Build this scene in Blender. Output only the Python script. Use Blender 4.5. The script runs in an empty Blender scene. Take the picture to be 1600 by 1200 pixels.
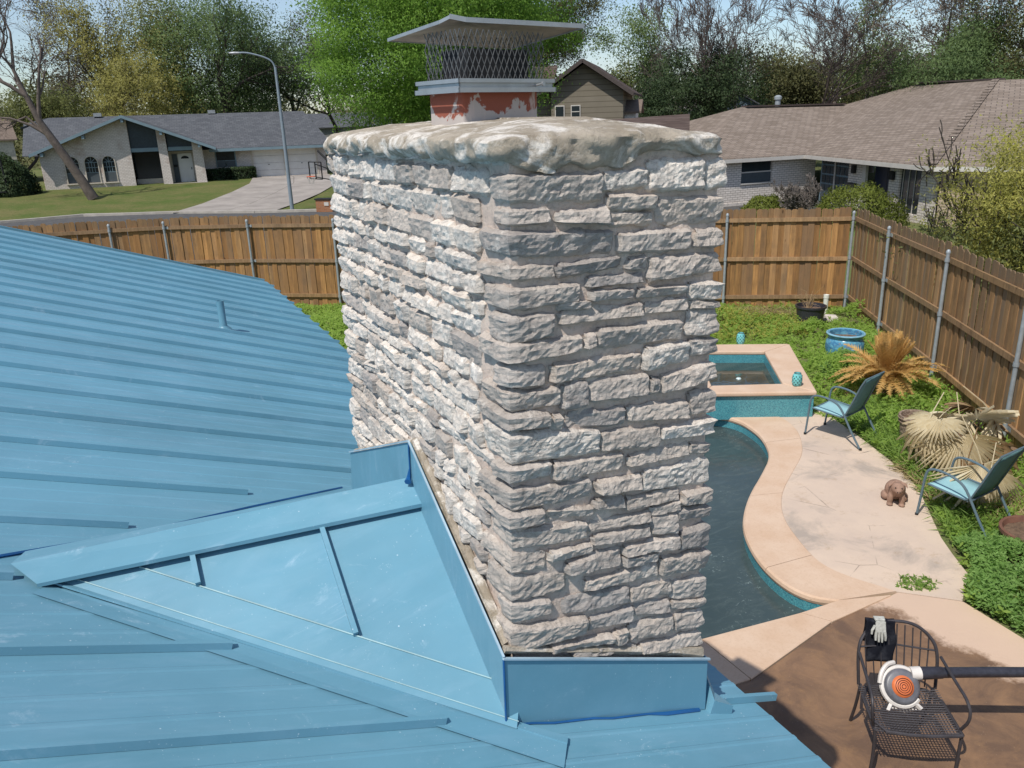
import bpy, bmesh, math, random
import numpy as np
from mathutils import Vector, Matrix, noise
random.seed(7)
RNG = np.random.default_rng(7)
C = bpy.context.scene.collection
S = bpy.context.scene
rad = math.radians
# ------------------------------------------------------------------ camera
CAMZ = 4.5
_pi, _ro, _ya = rad(18.387), rad(-1.884), rad(25.945)
f0 = Vector((math.sin(_ya), math.cos(_ya), 0)); r0 = Vector((math.cos(_ya), -math.sin(_ya), 0)); u0 = Vector((0, 0, 1))
_f = f0*math.cos(_pi) - u0*math.sin(_pi); _u = u0*math.cos(_pi) + f0*math.sin(_pi)
_r = r0*math.cos(_ro) + _u*math.sin(_ro); _up = _u*math.cos(_ro) - r0*math.sin(_ro)
cam = bpy.data.cameras.new('camera'); camo = bpy.data.objects.new('camera', cam); C.objects.link(camo)
camo.matrix_world = Matrix(((_r.x, _up.x, -_f.x, 0), (_r.y, _up.y, -_f.y, 0), (_r.z, _up.z, -_f.z, CAMZ), (0, 0, 0, 1)))
cam.sensor_width = 36; cam.lens = 1252.85/1600*36; cam.clip_start = .05; cam.clip_end = 2000
S.camera = camo
# ------------------------------------------------------------------ light
SUN_AZ = Vector((-.875, -.484, 0)).normalized(); SUN_EL = rad(56)
W = bpy.data.worlds.new('World'); S.world = W; W.use_nodes = True
wn = W.node_tree.nodes; wl = W.node_tree.links
bg = wn['Background']; sky = wn.new('ShaderNodeTexSky'); sky.sky_type = 'NISHITA'; sky.sun_disc = False
sky.sun_elevation = SUN_EL; sky.sun_rotation = math.atan2(SUN_AZ.x, SUN_AZ.y); sky.air_density = 1.0; sky.dust_density = .6; sky.ozone_density = 3.0
tcw = wn.new('ShaderNodeTexCoord'); mpw = wn.new('ShaderNodeMapping'); mpw.inputs['Scale'].default_value = (1, 1, 3.5); wl.new(tcw.outputs['Generated'], mpw.inputs[0])
nzw = wn.new('ShaderNodeTexNoise'); nzw.inputs['Scale'].default_value = 2.2; nzw.inputs['Detail'].default_value = 7; nzw.inputs['Roughness'].default_value = .55; wl.new(mpw.outputs[0], nzw.inputs['Vector'])
mrw = wn.new('ShaderNodeMapRange'); wl.new(nzw.outputs['Fac'], mrw.inputs[0]); mrw.inputs[1].default_value = .40; mrw.inputs[2].default_value = .75; mrw.inputs[4].default_value = .62
mxw = wn.new('ShaderNodeMix'); mxw.data_type = 'RGBA'; wl.new(mrw.outputs[0], mxw.inputs[0]); wl.new(sky.outputs[0], mxw.inputs[6]); mxw.inputs[7].default_value = (4.6, 4.9, 5.4, 1)
wl.new(mxw.outputs[2], bg.inputs[0]); bg.inputs[1].default_value = .135
sl = bpy.data.lights.new('sun', 'SUN'); sl.energy = 4.3; sl.angle = rad(.53); sl.color = (1, .955, .88)
so = bpy.data.objects.new('sun', sl); C.objects.link(so)
sd = Vector((SUN_AZ.x*math.cos(SUN_EL), SUN_AZ.y*math.cos(SUN_EL), math.sin(SUN_EL)))
so.rotation_euler = (-sd).to_track_quat('-Z', 'Y').to_euler()
S.view_settings.view_transform = 'Standard'; S.view_settings.look = 'None'; S.view_settings.gamma = 1; S.view_settings.use_curve_mapping = False
S.view_settings.exposure = 0.0
S.cycles.max_bounces = 6; S.cycles.transparent_max_bounces = 8
# ------------------------------------------------------------------ materials
class NT:
    def __init__(s, name):
        s.m = bpy.data.materials.new(name); s.m.use_nodes = True
        s.t = s.m.node_tree; s.n = s.t.nodes; s.l = s.t.links
        s.p = s.n['Principled BSDF']; s.tc = s.n.new('ShaderNodeTexCoord')
    def add(s, typ, **k):
        nd = s.n.new(typ)
        for a, b in k.items(): setattr(nd, a, b)
        return nd
    def put(s, sock, v):
        if isinstance(v, bpy.types.NodeSocket): s.l.new(v, sock)
        elif isinstance(v, (tuple, list)) and len(v) == 3 and sock.type == 'RGBA': sock.default_value = (*v, 1)
        else: sock.default_value = v
    def vec(s, sc=(1, 1, 1), coord='Object', rot=(0, 0, 0)):
        mp = s.add('ShaderNodeMapping'); mp.inputs['Scale'].default_value = sc; mp.inputs['Rotation'].default_value = rot
        s.l.new(s.tc.outputs[coord] if coord != 'World' else s.geo().outputs['Position'], mp.inputs[0]); return mp.outputs[0]
    def geo(s):
        if not hasattr(s, 'g'): s.g = s.add('ShaderNodeNewGeometry')
        return s.g
    def rnd(s): return s.add('ShaderNodeObjectInfo').outputs['Random']
    def isl(s): return s.geo().outputs['Random Per Island']
    def noise(s, scale, vec=None, detail=4, rough=.6, dist=0):
        nd = s.add('ShaderNodeTexNoise'); nd.inputs['Scale'].default_value = scale; nd.inputs['Detail'].default_value = detail
        nd.inputs['Roughness'].default_value = rough; nd.inputs['Distortion'].default_value = dist
        s.l.new(vec if vec is not None else s.vec(coord='World'), nd.inputs['Vector']); return nd.outputs['Fac']
    def voro(s, scale, vec=None, feature='F1', out='Distance'):
        nd = s.add('ShaderNodeTexVoronoi', feature=feature); nd.inputs['Scale'].default_value = scale
        s.l.new(vec if vec is not None else s.vec(coord='World'), nd.inputs['Vector']); return nd.outputs[out]
    def ramp(s, f, a, b, lo=0., hi=1.):
        nd = s.add('ShaderNodeMapRange'); s.put(nd.inputs[0], f)
        for i, v in enumerate((a, b, lo, hi)): nd.inputs[i+1].default_value = v
        return nd.outputs[0]
    def mix(s, f, a, b, mode='MIX'):
        nd = s.add('ShaderNodeMix', data_type='RGBA', blend_type=mode)
        s.put(nd.inputs[0], f); s.put(nd.inputs[6], a); s.put(nd.inputs[7], b); return nd.outputs[2]
    def math(s, op, a, b=0.):
        nd = s.add('ShaderNodeMath', operation=op); s.put(nd.inputs[0], a); s.put(nd.inputs[1], b); return nd.outputs[0]
    def bump(s, h, strength=.5, dist=.01, prev=None):
        nd = s.add('ShaderNodeBump'); nd.inputs['Strength'].default_value = strength; nd.inputs['Distance'].default_value = dist
        s.l.new(h, nd.inputs['Height'])
        if prev is not None: s.l.new(prev, nd.inputs['Normal'])
        s.l.new(nd.outputs[0], s.p.inputs['Normal']); return nd.outputs[0]
    def fin(s, col, rough=.7, metal=0., spec=None):
        s.put(s.p.inputs['Base Color'], col); s.put(s.p.inputs['Roughness'], rough); s.p.inputs['Metallic'].default_value = metal
        if spec is not None: s.p.inputs['Specular IOR Level'].default_value = spec
        return s.m
MATS = {}
def simple(name, col, rough=.6, var=.25, scale=8., metal=0., bump=.0, spec=None, objrnd=.0, dist=.004):
    if name in MATS: return MATS[name]
    n = NT(name); v = n.noise(scale, n.vec(coord='World'), 5)
    c = n.mix(n.ramp(v, .3, .7), tuple(x*(1-var) for x in col), tuple(min(1, x*(1+var)) for x in col))
    if objrnd: c = n.mix(n.ramp(n.rnd(), 0, 1, 0, objrnd), c, tuple(x*.4 for x in col))
    n.fin(c, rough, metal, spec)
    if bump: n.bump(n.noise(scale*6, n.vec(coord='World'), 6), bump, dist)
    MATS[name] = n.m; return n.m
def mat_stone(name, white):
    n = NT(name); V = n.vec(coord='World')
    a = n.noise(9, V, 6, .65); b = n.noise(34, V, 8, .75); c = n.noise(4.6, V, 5, .6)
    col = n.mix(n.ramp(a, .3, .7), (.36, .318, .285), (.54, .485, .435))
    col = n.mix(n.ramp(n.math('FRACT', n.math('MULTIPLY', n.rnd(), 3.7)), 0, 1, 0, .75), col, (.60, .51, .43))
    col = n.mix(n.math('MULTIPLY', n.ramp(n.rnd(), .80, .84), .45), col, (.27, .255, .25))
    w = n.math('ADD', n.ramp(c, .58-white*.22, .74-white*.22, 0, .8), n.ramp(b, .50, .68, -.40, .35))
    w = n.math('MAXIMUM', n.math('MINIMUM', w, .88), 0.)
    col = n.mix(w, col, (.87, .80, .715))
    crk = n.ramp(n.noise(15, n.vec((1, 1, 2.2), 'World'), 7, .75, 1.6), .40, .47, 1, 0)
    col = n.mix(n.math('MULTIPLY', crk, .38), col, (.15, .13, .125))
    pit = n.ramp(n.noise(85, V, 6, .8), .36, .46, 1, 0)
    col = n.mix(n.math('MULTIPLY', pit, .5), col, (.12, .105, .095))
    n.fin(col, .95, spec=.15)
    v1 = n.vec((1, 1, 1.7), 'World')
    rg_ = n.add('ShaderNodeTexNoise', noise_type='RIDGED_MULTIFRACTAL'); rg_.inputs['Scale'].default_value = 17; rg_.inputs['Detail'].default_value = 6; rg_.inputs['Roughness'].default_value = .6; n.l.new(v1, rg_.inputs['Vector'])
    p = n.bump(rg_.outputs['Fac'], .5, .010); n.l.new(n.ramp(n.math('FRACT', n.math('MULTIPLY', n.rnd(), 11.3)), 0, 1, .1, .8), p.node.inputs['Strength']); p = n.bump(n.noise(38, v1, 8, .75, .5), .8, .011, p); n.l.new(n.ramp(n.math('FRACT', n.math('MULTIPLY', n.rnd(), 17.9)), 0, 1, .45, 1.), p.node.inputs['Strength']); p = n.bump(n.voro(48, v1, 'F1'), .35, .006, p); n.bump(n.noise(170, V, 4, .7), .8, .0025, p)
    return n.m
def mat_mortar(name, ca, cb, wh=.0):
    n = NT(name); V = n.vec(coord='World')
    col = n.mix(n.ramp(n.noise(5, V, 6, .65), .35, .65), ca, cb)
    if wh: col = n.mix(n.math('MULTIPLY', n.ramp(n.noise(6.5, n.vec((.7, 1, 1.5), 'World'), 9, .7, .9), .5, .60), wh), col, (.84, .78, .70))
    col = n.mix(n.ramp(n.noise(60, V, 5, .8), .3, .5, .45, 0), col, (.14, .115, .09))
    n.fin(col, .95, spec=.15)
    p = n.bump(n.noise(18, V, 9, .75), .9, .022); n.bump(n.noise(110, V, 5, .75), .6, .003, p); return n.m
def mat_roof():
    n = NT('blue_metal'); V = n.vec(coord='World')
    base = (.125, .288, .378)
    col = n.mix(n.ramp(n.noise(1.3, V, 4), .35, .65), tuple(x*.90 for x in base), tuple(x*1.10 for x in base))
    col = n.mix(n.ramp(n.rnd(), 0, 1, 0, .16), col, (.15, .33, .46))
    st = n.ramp(n.noise(1.6, n.vec((1.2, 5, 1), 'World'), 7, .7, .6), .50, .80, 0, .35); col = n.mix(st, col, (.26, .42, .54))
    sc = n.ramp(n.noise(3.2, n.vec((1, 1.7, 1), 'World'), 9, .8, 1.6), .58, .74, 0, .5); sc = n.math('MULTIPLY', sc, n.ramp(n.noise(.8, V, 3), .38, .52))
    col = n.mix(sc, col, (.50, .62, .72))
    dk = n.ramp(n.noise(14, V, 6, .8, 1.), .70, .76, 0, .45); col = n.mix(dk, col, (.05, .13, .20))
    dn = n.noise(3, V, 3)
    for scl, a, amt in ((42, .13, .5), (95, .16, .4), (22, .06, .5)):
        rnd = n.voro(scl, V, out='Color'); sep = n.add('ShaderNodeSeparateColor'); n.l.new(rnd, sep.inputs[0])
        drop = n.math('MULTIPLY', n.ramp(n.voro(scl, V), a*.6, a, 1, 0), n.ramp(dn, .42, .62)); drop = n.math('MULTIPLY', drop, n.ramp(sep.outputs[0], .74, .77))
        col = n.mix(n.math('MULTIPLY', drop, amt), col, (.70, .79, .85))
    n.fin(col, n.ramp(n.noise(4, n.vec((1, 4, 1), 'World'), 6), .3, .7, .30, .52), 0., .42)
    p = n.bump(n.noise(1.7, n.vec((1, 2.6, 1), 'World'), 2, .4), .30, .03); n.bump(n.noise(9, V, 3), .06, .01, p); return n.m
def mat_wood(name, a, b, grey=.3):
    n = NT(name); V = n.vec((28, 28, 1.6)); r = n.rnd()
    g = n.noise(1., V, 6, .65, .8)
    add = n.add('ShaderNodeVectorMath', operation='ADD'); n.l.new(n.vec((3, 3, 1.2)), add.inputs[0])
    cmb = n.add('ShaderNodeCombineXYZ'); n.l.new(n.math('MULTIPLY', r, 37.), cmb.inputs[0]); n.l.new(n.math('MULTIPLY', r, 91.), cmb.inputs[2]); n.l.new(cmb.outputs[0], add.inputs[1])
    big = n.noise(1.4, add.outputs[0], 4)
    col = n.mix(n.ramp(g, .3, .7), tuple(x*.68 for x in a), a)
    col = n.mix(n.ramp(n.math('FRACT', n.math('MULTIPLY', r, 13.3)), .15, .85), col, b); col = n.mix(n.math('MULTIPLY', n.ramp(n.math('FRACT', n.math('MULTIPLY', r, 29.7)), .75, .9), .5), col, tuple(min(1, x*1.7) for x in a)); col = n.mix(n.ramp(g, .35, .6, .45, 0), col, tuple(x*.35 for x in a))
    col = n.mix(n.math('MULTIPLY', n.ramp(big, .48, .7), .55), col, (.10, .065, .04))
    col = n.mix(n.math('MULTIPLY', n.ramp(n.math('FRACT', n.math('MULTIPLY', r, 5.7)), .5, 1.), grey), col, (.22, .175, .13))
    # weathering of the tops, knots
    sx = n.add('ShaderNodeSeparateXYZ'); n.l.new(n.tc.outputs['Object'], sx.inputs[0])
    col = n.mix(n.math('MULTIPLY', n.ramp(sx.outputs[2], 2.0, 2.2), grey*1.4), col, (.16, .115, .075))
    kn = n.ramp(n.voro(1., add.outputs[0]), .03, .07, .8, 0); col = n.mix(kn, col, (.05, .025, .012))
    n.fin(col, .85, spec=.2); n.bump(g, .35, .004); return n.m
def mat_leaf(name, a, b, trans=.35):
    n = NT(name); col = n.mix(n.isl(), a, b)
    col = n.mix(n.ramp(n.noise(.9, n.vec(coord='World'), 3), .35, .65, 0, .35), col, tuple(x*.65 for x in a))
    n.fin(col, .6, spec=.25)
    tr = n.add('ShaderNodeBsdfTranslucent'); n.l.new(n.mix(.5, col, tuple(min(1, x*1.5) for x in b)), tr.inputs[0])
    mx = n.add('ShaderNodeMixShader'); mx.inputs[0].default_value = trans
    out = n.n['Material Output']; n.l.new(n.p.outputs[0], mx.inputs[1]); n.l.new(tr.outputs[0], mx.inputs[2]); n.l.new(mx.outputs[0], out.inputs[0])
    return n.m
def mat_brick(name, c1, c2, mortar, along=(1, 1), bw=.2, bh=.067, zs=1., msize=.012, stain=None, rough=.9, off=.5, bump=.6):
    n = NT(name); sx = n.add('ShaderNodeSeparateXYZ'); n.l.new(n.geo().outputs['Position'], sx.inputs[0])
    u = n.math('ADD', n.math('MULTIPLY', sx.outputs[0], along[0]), n.math('MULTIPLY', sx.outputs[1], along[1]))
    v = n.math('MULTIPLY', sx.outputs[2], zs); cb = n.add('ShaderNodeCombineXYZ'); n.l.new(u, cb.inputs[0]); n.l.new(v, cb.inputs[1])
    bt = n.add('ShaderNodeTexBrick', offset=off); n.l.new(cb.outputs[0], bt.inputs['Vector'])
    bt.inputs['Scale'].default_value = 1; bt.inputs['Brick Width'].default_value = bw; bt.inputs['Row Height'].default_value = bh
    bt.inputs['Mortar Size'].default_value = msize; bt.inputs['Mortar Smooth'].default_value = .3
    n.put(bt.inputs['Color1'], c1); n.put(bt.inputs['Color2'], c2); n.put(bt.inputs['Mortar'], mortar)
    col = n.mix(n.ramp(n.noise(1.2, n.vec(coord='World'), 5), .35, .7, 0, .3), bt.outputs[0], tuple(x*.6 for x in c1))
    if stain: col = n.mix(n.math('MULTIPLY', n.ramp(n.noise(.9, n.vec(coord='World'), 6, .7), .52, .66), .6), col, stain)
    n.fin(col, rough, spec=.15); n.bump(bt.outputs['Fac'], -bump, .01); return n.m
M = {}
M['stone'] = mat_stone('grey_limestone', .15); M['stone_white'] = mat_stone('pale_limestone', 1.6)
M['mortar'] = mat_mortar('pinkish_mortar', (.64, .51, .43), (.80, .67, .57))
M['crown'] = mat_mortar('cement_crown', (.34, .285, .215), (.52, .45, .36), .95)
M['blue'] = mat_roof()
M['picket'] = mat_wood('cedar_boards', (.42, .225, .085), (.28, .145, .06), .35); M['picket_r'] = mat_wood('weathered_cedar_boards', (.37, .215, .10), (.24, .145, .075), .5)
M['rail'] = mat_wood('fence_rails', (.36, .22, .11), (.30, .19, .11), .2)
M['galv'] = simple('galvanised_steel', (.30, .33, .35), .5, .15, 12, .15)
# ------------------------------------------------------------------ mesh helpers
class MB:
    def __init__(s): s.v = []; s.f = []; s.mi = []
    def face(s, pts, m=0):
        b = len(s.v); s.v += [tuple(p) for p in pts]; s.f.append(tuple(range(b, b+len(pts)))); s.mi.append(m); return s
    def hexa(s, p, m=0):       # 8 points: bottom 4 ccw, top 4 ccw
        b = len(s.v); s.v += [tuple(q) for q in p]
        for f in ((3, 2, 1, 0), (4, 5, 6, 7), (0, 1, 5, 4), (1, 2, 6, 5), (2, 3, 7, 6), (3, 0, 4, 7)):
            s.f.append(tuple(b+i for i in f)); s.mi.append(m)
        return s
    def box(s, c, d, rz=0, m=0, rot=None):
        hx, hy, hz = d[0]/2, d[1]/2, d[2]/2
        R = rot if rot is not None else Matrix.Rotation(rz, 3, 'Z')
        P = [Vector(c)+R@Vector((x*hx, y*hy, z*hz)) for z in (-1, 1) for x, y in ((-1, -1), (1, -1), (1, 1), (-1, 1))]
        return s.hexa(P, m)
    def bar(s, a, b, w, h, m=0, up=(0, 0, 1)):
        a = Vector(a); b = Vector(b); d = (b-a).normalized(); x = d.cross(Vector(up))
        if x.length < 1e-4: x = d.cross(Vector((1, 0, 0)))
        x.normalize(); z = x.cross(d)
        P = [q+x*sx*w/2+z*sz*h/2 for q, in ((a,),) for sx, sz in ((-1, -1), (1, -1), (1, 1), (-1, 1))]
        Q = [b+x*sx*w/2+z*sz*h/2 for sx, sz in ((-1, -1), (1, -1), (1, 1), (-1, 1))]
        return s.hexa(P+Q, m)
    def prism(s, poly, z0, z1, m=0):   # poly ccw xy
        n = len(poly); b = len(s.v); s.v += [(p[0], p[1], z0) for p in poly]+[(p[0], p[1], z1) for p in poly]
        s.f.append(tuple(b+i for i in reversed(range(n)))); s.f.append(tuple(b+n+i for i in range(n))); s.mi += [m, m]
        for i in range(n): j = (i+1) % n; s.f.append((b+i, b+j, b+n+j, b+n+i)); s.mi.append(m)
        return s
    def extr(s, pts, dv, m=0):          # planar polygon pts extruded by vector dv
        n = len(pts); b = len(s.v); dv = Vector(dv); s.v += [tuple(p) for p in pts]+[tuple(Vector(p)+dv) for p in pts]
        s.f.append(tuple(b+i for i in reversed(range(n)))); s.f.append(tuple(b+n+i for i in range(n))); s.mi += [m, m]
        for i in range(n): j = (i+1) % n; s.f.append((b+i, b+j, b+n+j, b+n+i)); s.mi.append(m)
        return s
    def tube(s, pts, r, n=8, m=0, cap=True, closed=False):
        pts = [Vector(p) for p in pts]; K = len(pts); rr = r if isinstance(r, (list, tuple)) else [r]*K
        ref = None; b = len(s.v)
        for i, p in enumerate(pts):
            if closed: d = pts[(i+1) % K]-pts[i-1]
            else: d = pts[min(i+1, K-1)]-pts[max(i-1, 0)]
            d.normalize()
            if ref is None:
                ref = d.cross(Vector((0, 0, 1)))
                if ref.length < .1: ref = d.cross(Vector((1, 0, 0)))
            ref = (ref-d*ref.dot(d)).normalized(); y = d.cross(ref)
            for k in range(n):
                a = 2*math.pi*k/n; s.v.append(tuple(p+(ref*math.cos(a)+y*math.sin(a))*rr[i]))
        for i in range(K if closed else K-1):
            j = (i+1) % K
            for k in range(n): l = (k+1) % n; s.f.append((b+i*n+k, b+i*n+l, b+j*n+l, b+j*n+k)); s.mi.append(m)
        if cap and not closed:
            s.f.append(tuple(b+k for k in reversed(range(n)))); s.f.append(tuple(b+(K-1)*n+k for k in range(n))); s.mi += [m, m]
        return s
    def lathe(s, prof, n=24, c=(0, 0, 0), m=0):
        b = len(s.v)
        for r, z in prof:
            for k in range(n): a = 2*math.pi*k/n; s.v.append((c[0]+r*math.cos(a), c[1]+r*math.sin(a), c[2]+z))
        for i in range(len(prof)-1):
            for k in range(n): l = (k+1) % n; s.f.append((b+i*n+k, b+i*n+l, b+(i+1)*n+l, b+(i+1)*n+k)); s.mi.append(m)
        return s
    def build(s, name, mats, parent=None, smooth=False, kind=None, loc=None, data_only=False, bev=0):
        me = bpy.data.meshes.new(name); me.from_pydata(s.v, [], s.f)
        if not isinstance(mats, (list, tuple)): mats = [mats]
        for m in mats: me.materials.append(m)
        if len(mats) > 1: me.polygons.foreach_set('material_index', s.mi)
        if smooth: me.polygons.foreach_set('use_smooth', [True]*len(me.polygons)); me.set_sharp_from_angle(angle=rad(42))
        me.update()
        if data_only: return me
        o = bpy.data.objects.new(name, me); C.objects.link(o)
        if parent: o.parent = parent
        if kind: o['kind'] = kind
        if loc: o.location = loc
        if bev:
            b = o.modifiers.new('bevel', 'BEVEL'); b.width = bev; b.segments = 2; b.limit_method = 'ANGLE'
        return o
def oriented(V, NR_):      # turn each leaf so that it faces the way its shading normal does
    k = len(V)//len(NR_); Q = V.reshape(-1, k, 3); g_ = np.cross(Q[:, 1]-Q[:, 0], Q[:, 2]-Q[:, 0]); fl_ = (g_*NR_).sum(1) < 0; Q[fl_] = Q[fl_][:, ::-1]; return Q.reshape(-1, 3)
def npmesh(name, V, F, mat, parent=None, kind=None, smooth=False, nrm=None):   # all faces same size
    me = bpy.data.meshes.new(name); k = F.shape[1]
    me.vertices.add(len(V)); me.vertices.foreach_set('co', V.astype(np.float32).ravel())
    me.loops.add(F.size); me.loops.foreach_set('vertex_index', F.astype(np.int32).ravel())
    me.polygons.add(len(F)); me.polygons.foreach_set('loop_start', np.arange(0, F.size, k, dtype=np.int32)); me.polygons.foreach_set('loop_total', np.full(len(F), k, dtype=np.int32))
    me.materials.append(mat); me.update(calc_edges=True)
    if nrm is not None: me.polygons.foreach_set('use_smooth', [True]*len(F)); me.normals_split_custom_set_from_vertices(np.repeat(nrm, k, 0).astype(np.float32))
    if smooth: me.polygons.foreach_set('use_smooth', [True]*len(F))
    o = bpy.data.objects.new(name, me); C.objects.link(o)
    if parent: o.parent = parent
    if kind: o['kind'] = kind
    return o
def thing(name, label, cat, loc=(0, 0, 0), rz=0, group=None):
    o = bpy.data.objects.new(name, None); C.objects.link(o); o.location = loc; o.rotation_euler = (0, 0, rz)
    o.empty_display_size = .1
    return tag(o, label, cat, group)
def tag(o, label, cat, group=None):
    o['label'] = label; o['category'] = cat
    if group: o['group'] = group
    return o
def link(name, me, parent, loc=(0, 0, 0), rot=(0, 0, 0), sc=None, kind=None):
    o = bpy.data.objects.new(name, me); C.objects.link(o); o.parent = parent; o.location = loc; o.rotation_euler = rot
    if sc: o.scale = sc
    if kind: o['kind'] = kind
    return o
def dup(root, loc, rz, label, group=None, sc=None):
    r = root.copy(); C.objects.link(r); r.location = loc; r.rotation_euler = (0, 0, rz); r['label'] = label
    if sc: r.scale = sc
    if group: r['group'] = group
    for ch in list(root.children):
        c = ch.copy(); C.objects.link(c); c.parent = r
        for g in ch.children: d = g.copy(); C.objects.link(d); d.parent = c
    return r
def fbm(p, o=4): return noise.fractal(Vector(p), 1., 2., o)
def ss(x, a, b): t = min(max((x-a)/(b-a), 0), 1); return t*t*(3-2*t)
# ================================================================== SETTING: ground
def zg(x, y):
    z = .7*min(max((y-51)/13, 0), 1); d = math.hypot(x, y)
    if d > 95: z += (d-95)*.012
    return z
n = NT('yard_soil_and_grass'); V = n.vec(coord='World')
c = n.mix(n.ramp(n.noise(1.1, V, 7, .7), .38, .62), (.11, .16, .045), (.20, .165, .09)); c = n.mix(n.ramp(n.noise(22, V, 5), .35, .65, 0, .5), c, (.08, .11, .035))
n.fin(c, .95, spec=.1); n.bump(n.noise(30, V, 6), .7, .03); M['ground'] = n.m
POOL = [(7.72, 9.2), (7.98, 8.98), (8.06, 8.70), (8.02, 8.42), (7.93, 8.12), (7.76, 7.80), (7.5, 7.45), (7.0, 7.08), (6.47, 6.72), (6.07, 6.38), (5.8, 6.08), (5.6, 5.75), (5.45, 5.4), (5.38, 5.02), (5.44, 4.75), (5.62, 4.58), (5.15, 4.61), (4.1, 4.74), (2.9, 4.95), (2.4, 5.6), (2.3, 6.8), (2.7, 8.2), (3.8, 9.4), (5.5, 9.9), (6.8, 9.72)]
YX0, YX1, YY0, YY1 = -8., 20., -8., 20.
g = MB(); xs = np.concatenate([np.linspace(-260, -30, 12), np.linspace(-24, 64, 23), np.linspace(80, 340, 13)]); ys = np.concatenate([np.linspace(-40, 20, 16), np.linspace(24, 72, 33), np.linspace(78, 400, 28)])
for y in ys:
    for x in xs: g.v.append((x, y, zg(x, y)))
nx = len(xs)
for j in range(len(ys)-1):
    for i in range(nx-1):
        if YX0-.01 <= xs[i] and xs[i+1] <= YX1+.01 and YY0-.01 <= ys[j] and ys[j+1] <= YY1+.01: continue
        g.f.append((j*nx+i, j*nx+i+1, (j+1)*nx+i+1, (j+1)*nx+i)); g.mi.append(0)
gr = g.build('ground', M['ground'], kind='structure', smooth=True)
def holed(name, outer, holes, z, mat, kind='structure'):
    bm = bmesh.new(); es = []
    for lp in [outer]+holes:
        vs = [bm.verts.new((x, y, z)) for x, y in lp]
        es += [bm.edges.new((vs[i], vs[(i+1) % len(vs)])) for i in range(len(vs))]
    r = bmesh.ops.triangle_fill(bm, use_beauty=True, use_dissolve=False, edges=es)
    bmesh.ops.recalc_face_normals(bm, faces=bm.faces)
    me = bpy.data.meshes.new(name); bm.to_mesh(me); bm.free(); me.materials.append(mat)
    if me.polygons and me.polygons[0].normal.z < 0: me.flip_normals()
    o = bpy.data.objects.new(name, me); C.objects.link(o); o['kind'] = kind; return o
xg = [x for x in xs if YX0-.01 <= x <= YX1+.01]; yg = [y for y in ys if YY0-.01 <= y <= YY1+.01]
holed('yard_ground', [(x, YY0) for x in xg[:-1]]+[(YX1, y) for y in yg[:-1]]+[(x, YY1) for x in xg[:0:-1]]+[(YX0, y) for y in yg[:0:-1]], [POOL], 0, M['ground'])
def sheet(name, poly, mat, dz=.004, kind='structure', zf=None):
    b = MB(); b.face([(x, y, (zf or zg)(x, y)+dz) for x, y in poly], 0); return b.build(name, mat, kind=kind)
# street, kerb, driveway, lawn
M['asphalt'] = simple('asphalt', (.075, .072, .07), .9, .3, 3, bump=.4); M['concrete'] = simple('driveway_concrete', (.30, .265, .235), .9, .22, .8, bump=.2)
M['kerb'] = simple('kerb_concrete', (.36, .33, .29), .9, .2, 2)
n = NT('lawn_grass'); V = n.vec(coord='World')
c = n.mix(n.ramp(n.noise(.45, V, 7, .7), .36, .64), (.10, .135, .035), (.19, .165, .07)); c = n.mix(n.ramp(n.noise(6, V, 6, .8), .35, .65, 0, .55), c, (.05, .085, .02)); n.fin(c, .95, spec=.1); n.bump(n.noise(9, V, 6, .8), .8, .06); M['lawn'] = n.m
sheet('street', [(-60, 26), (60, 26), (60, 33), (14.5, 41.0), (11.0, 43.6), (7.2, 45.8), (3.3, 49.0), (-1.2, 51.2), (-6, 50.6), (-14, 47), (-60, 44)], M['asphalt'], .01, zf=lambda x, y: 0.)
curb = [(-30, 45.6), (-14, 47.1), (-6, 50.7), (-1.2, 51.3), (3.3, 49.1), (7.2, 45.9), (11.0, 43.7), (14.5, 41.1), (24, 38)]
lb = MB()
for i in range(len(curb)-1):
    a, b = curb[i], curb[i+1]; N = 4
    for k in range(N):
        p = [a[0]+(b[0]-a[0])*k/N, a[1]+(b[1]-a[1])*k/N]; q = [a[0]+(b[0]-a[0])*(k+1)/N, a[1]+(b[1]-a[1])*(k+1)/N]
        lb.bar((p[0], p[1], zg(*p)+.05), (q[0], q[1], zg(*q)+.05), .3, .16)
kb = lb.build('kerb', M['kerb'], kind='structure')
lw = MB(); NX, NY = 40, 14; base = 0
def cy(x):
    for i in range(len(curb)-1):
        if curb[i][0] <= x <= curb[i+1][0]:
            t = (x-curb[i][0])/(curb[i+1][0]-curb[i][0]); return curb[i][1]+t*(curb[i+1][1]-curb[i][1])
    return 46
for j in range(NY+1):
    for i in range(NX+1):
        x = -29+i*52/NX; y0 = cy(x)+.15; y = y0+(72-y0)*j/NY; lw.v.append((x, y, zg(x, y)+.03+.02*fbm((x*.5, y*.5, 0))))
for j in range(NY):
    for i in range(NX): lw.f.append((j*(NX+1)+i, j*(NX+1)+i+1, (j+1)*(NX+1)+i+1, (j+1)*(NX+1)+i)); lw.mi.append(0)
lw.build('front_lawn', M['lawn'], kind='structure', smooth=True)
dr = MB(); L = [(3.2, 48.9), (5.2, 52.5), (7.6, 57), (9.4, 61), (10.3, 65.0), (10.45, 66.9)]; R_ = [(8.3, 45.9), (10.3, 49.5), (12.5, 53.3), (15.1, 58.3), (15.9, 62), (16.1, 66.4)]
for i in range(5):
    for k in range(2):
        f1 = [(L[i+d][0]*(1-t)+R_[i+d][0]*t, L[i+d][1]*(1-t)+R_[i+d][1]*t) for d, t in ((0, k/2), (0, (k+1)/2-.004), (1, (k+1)/2-.004), (1, k/2))]
        dr.face([(x, y, zg(x, y)+.075) for x, y in f1])
dr.build('driveway', M['concrete'], kind='structure')
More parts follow.
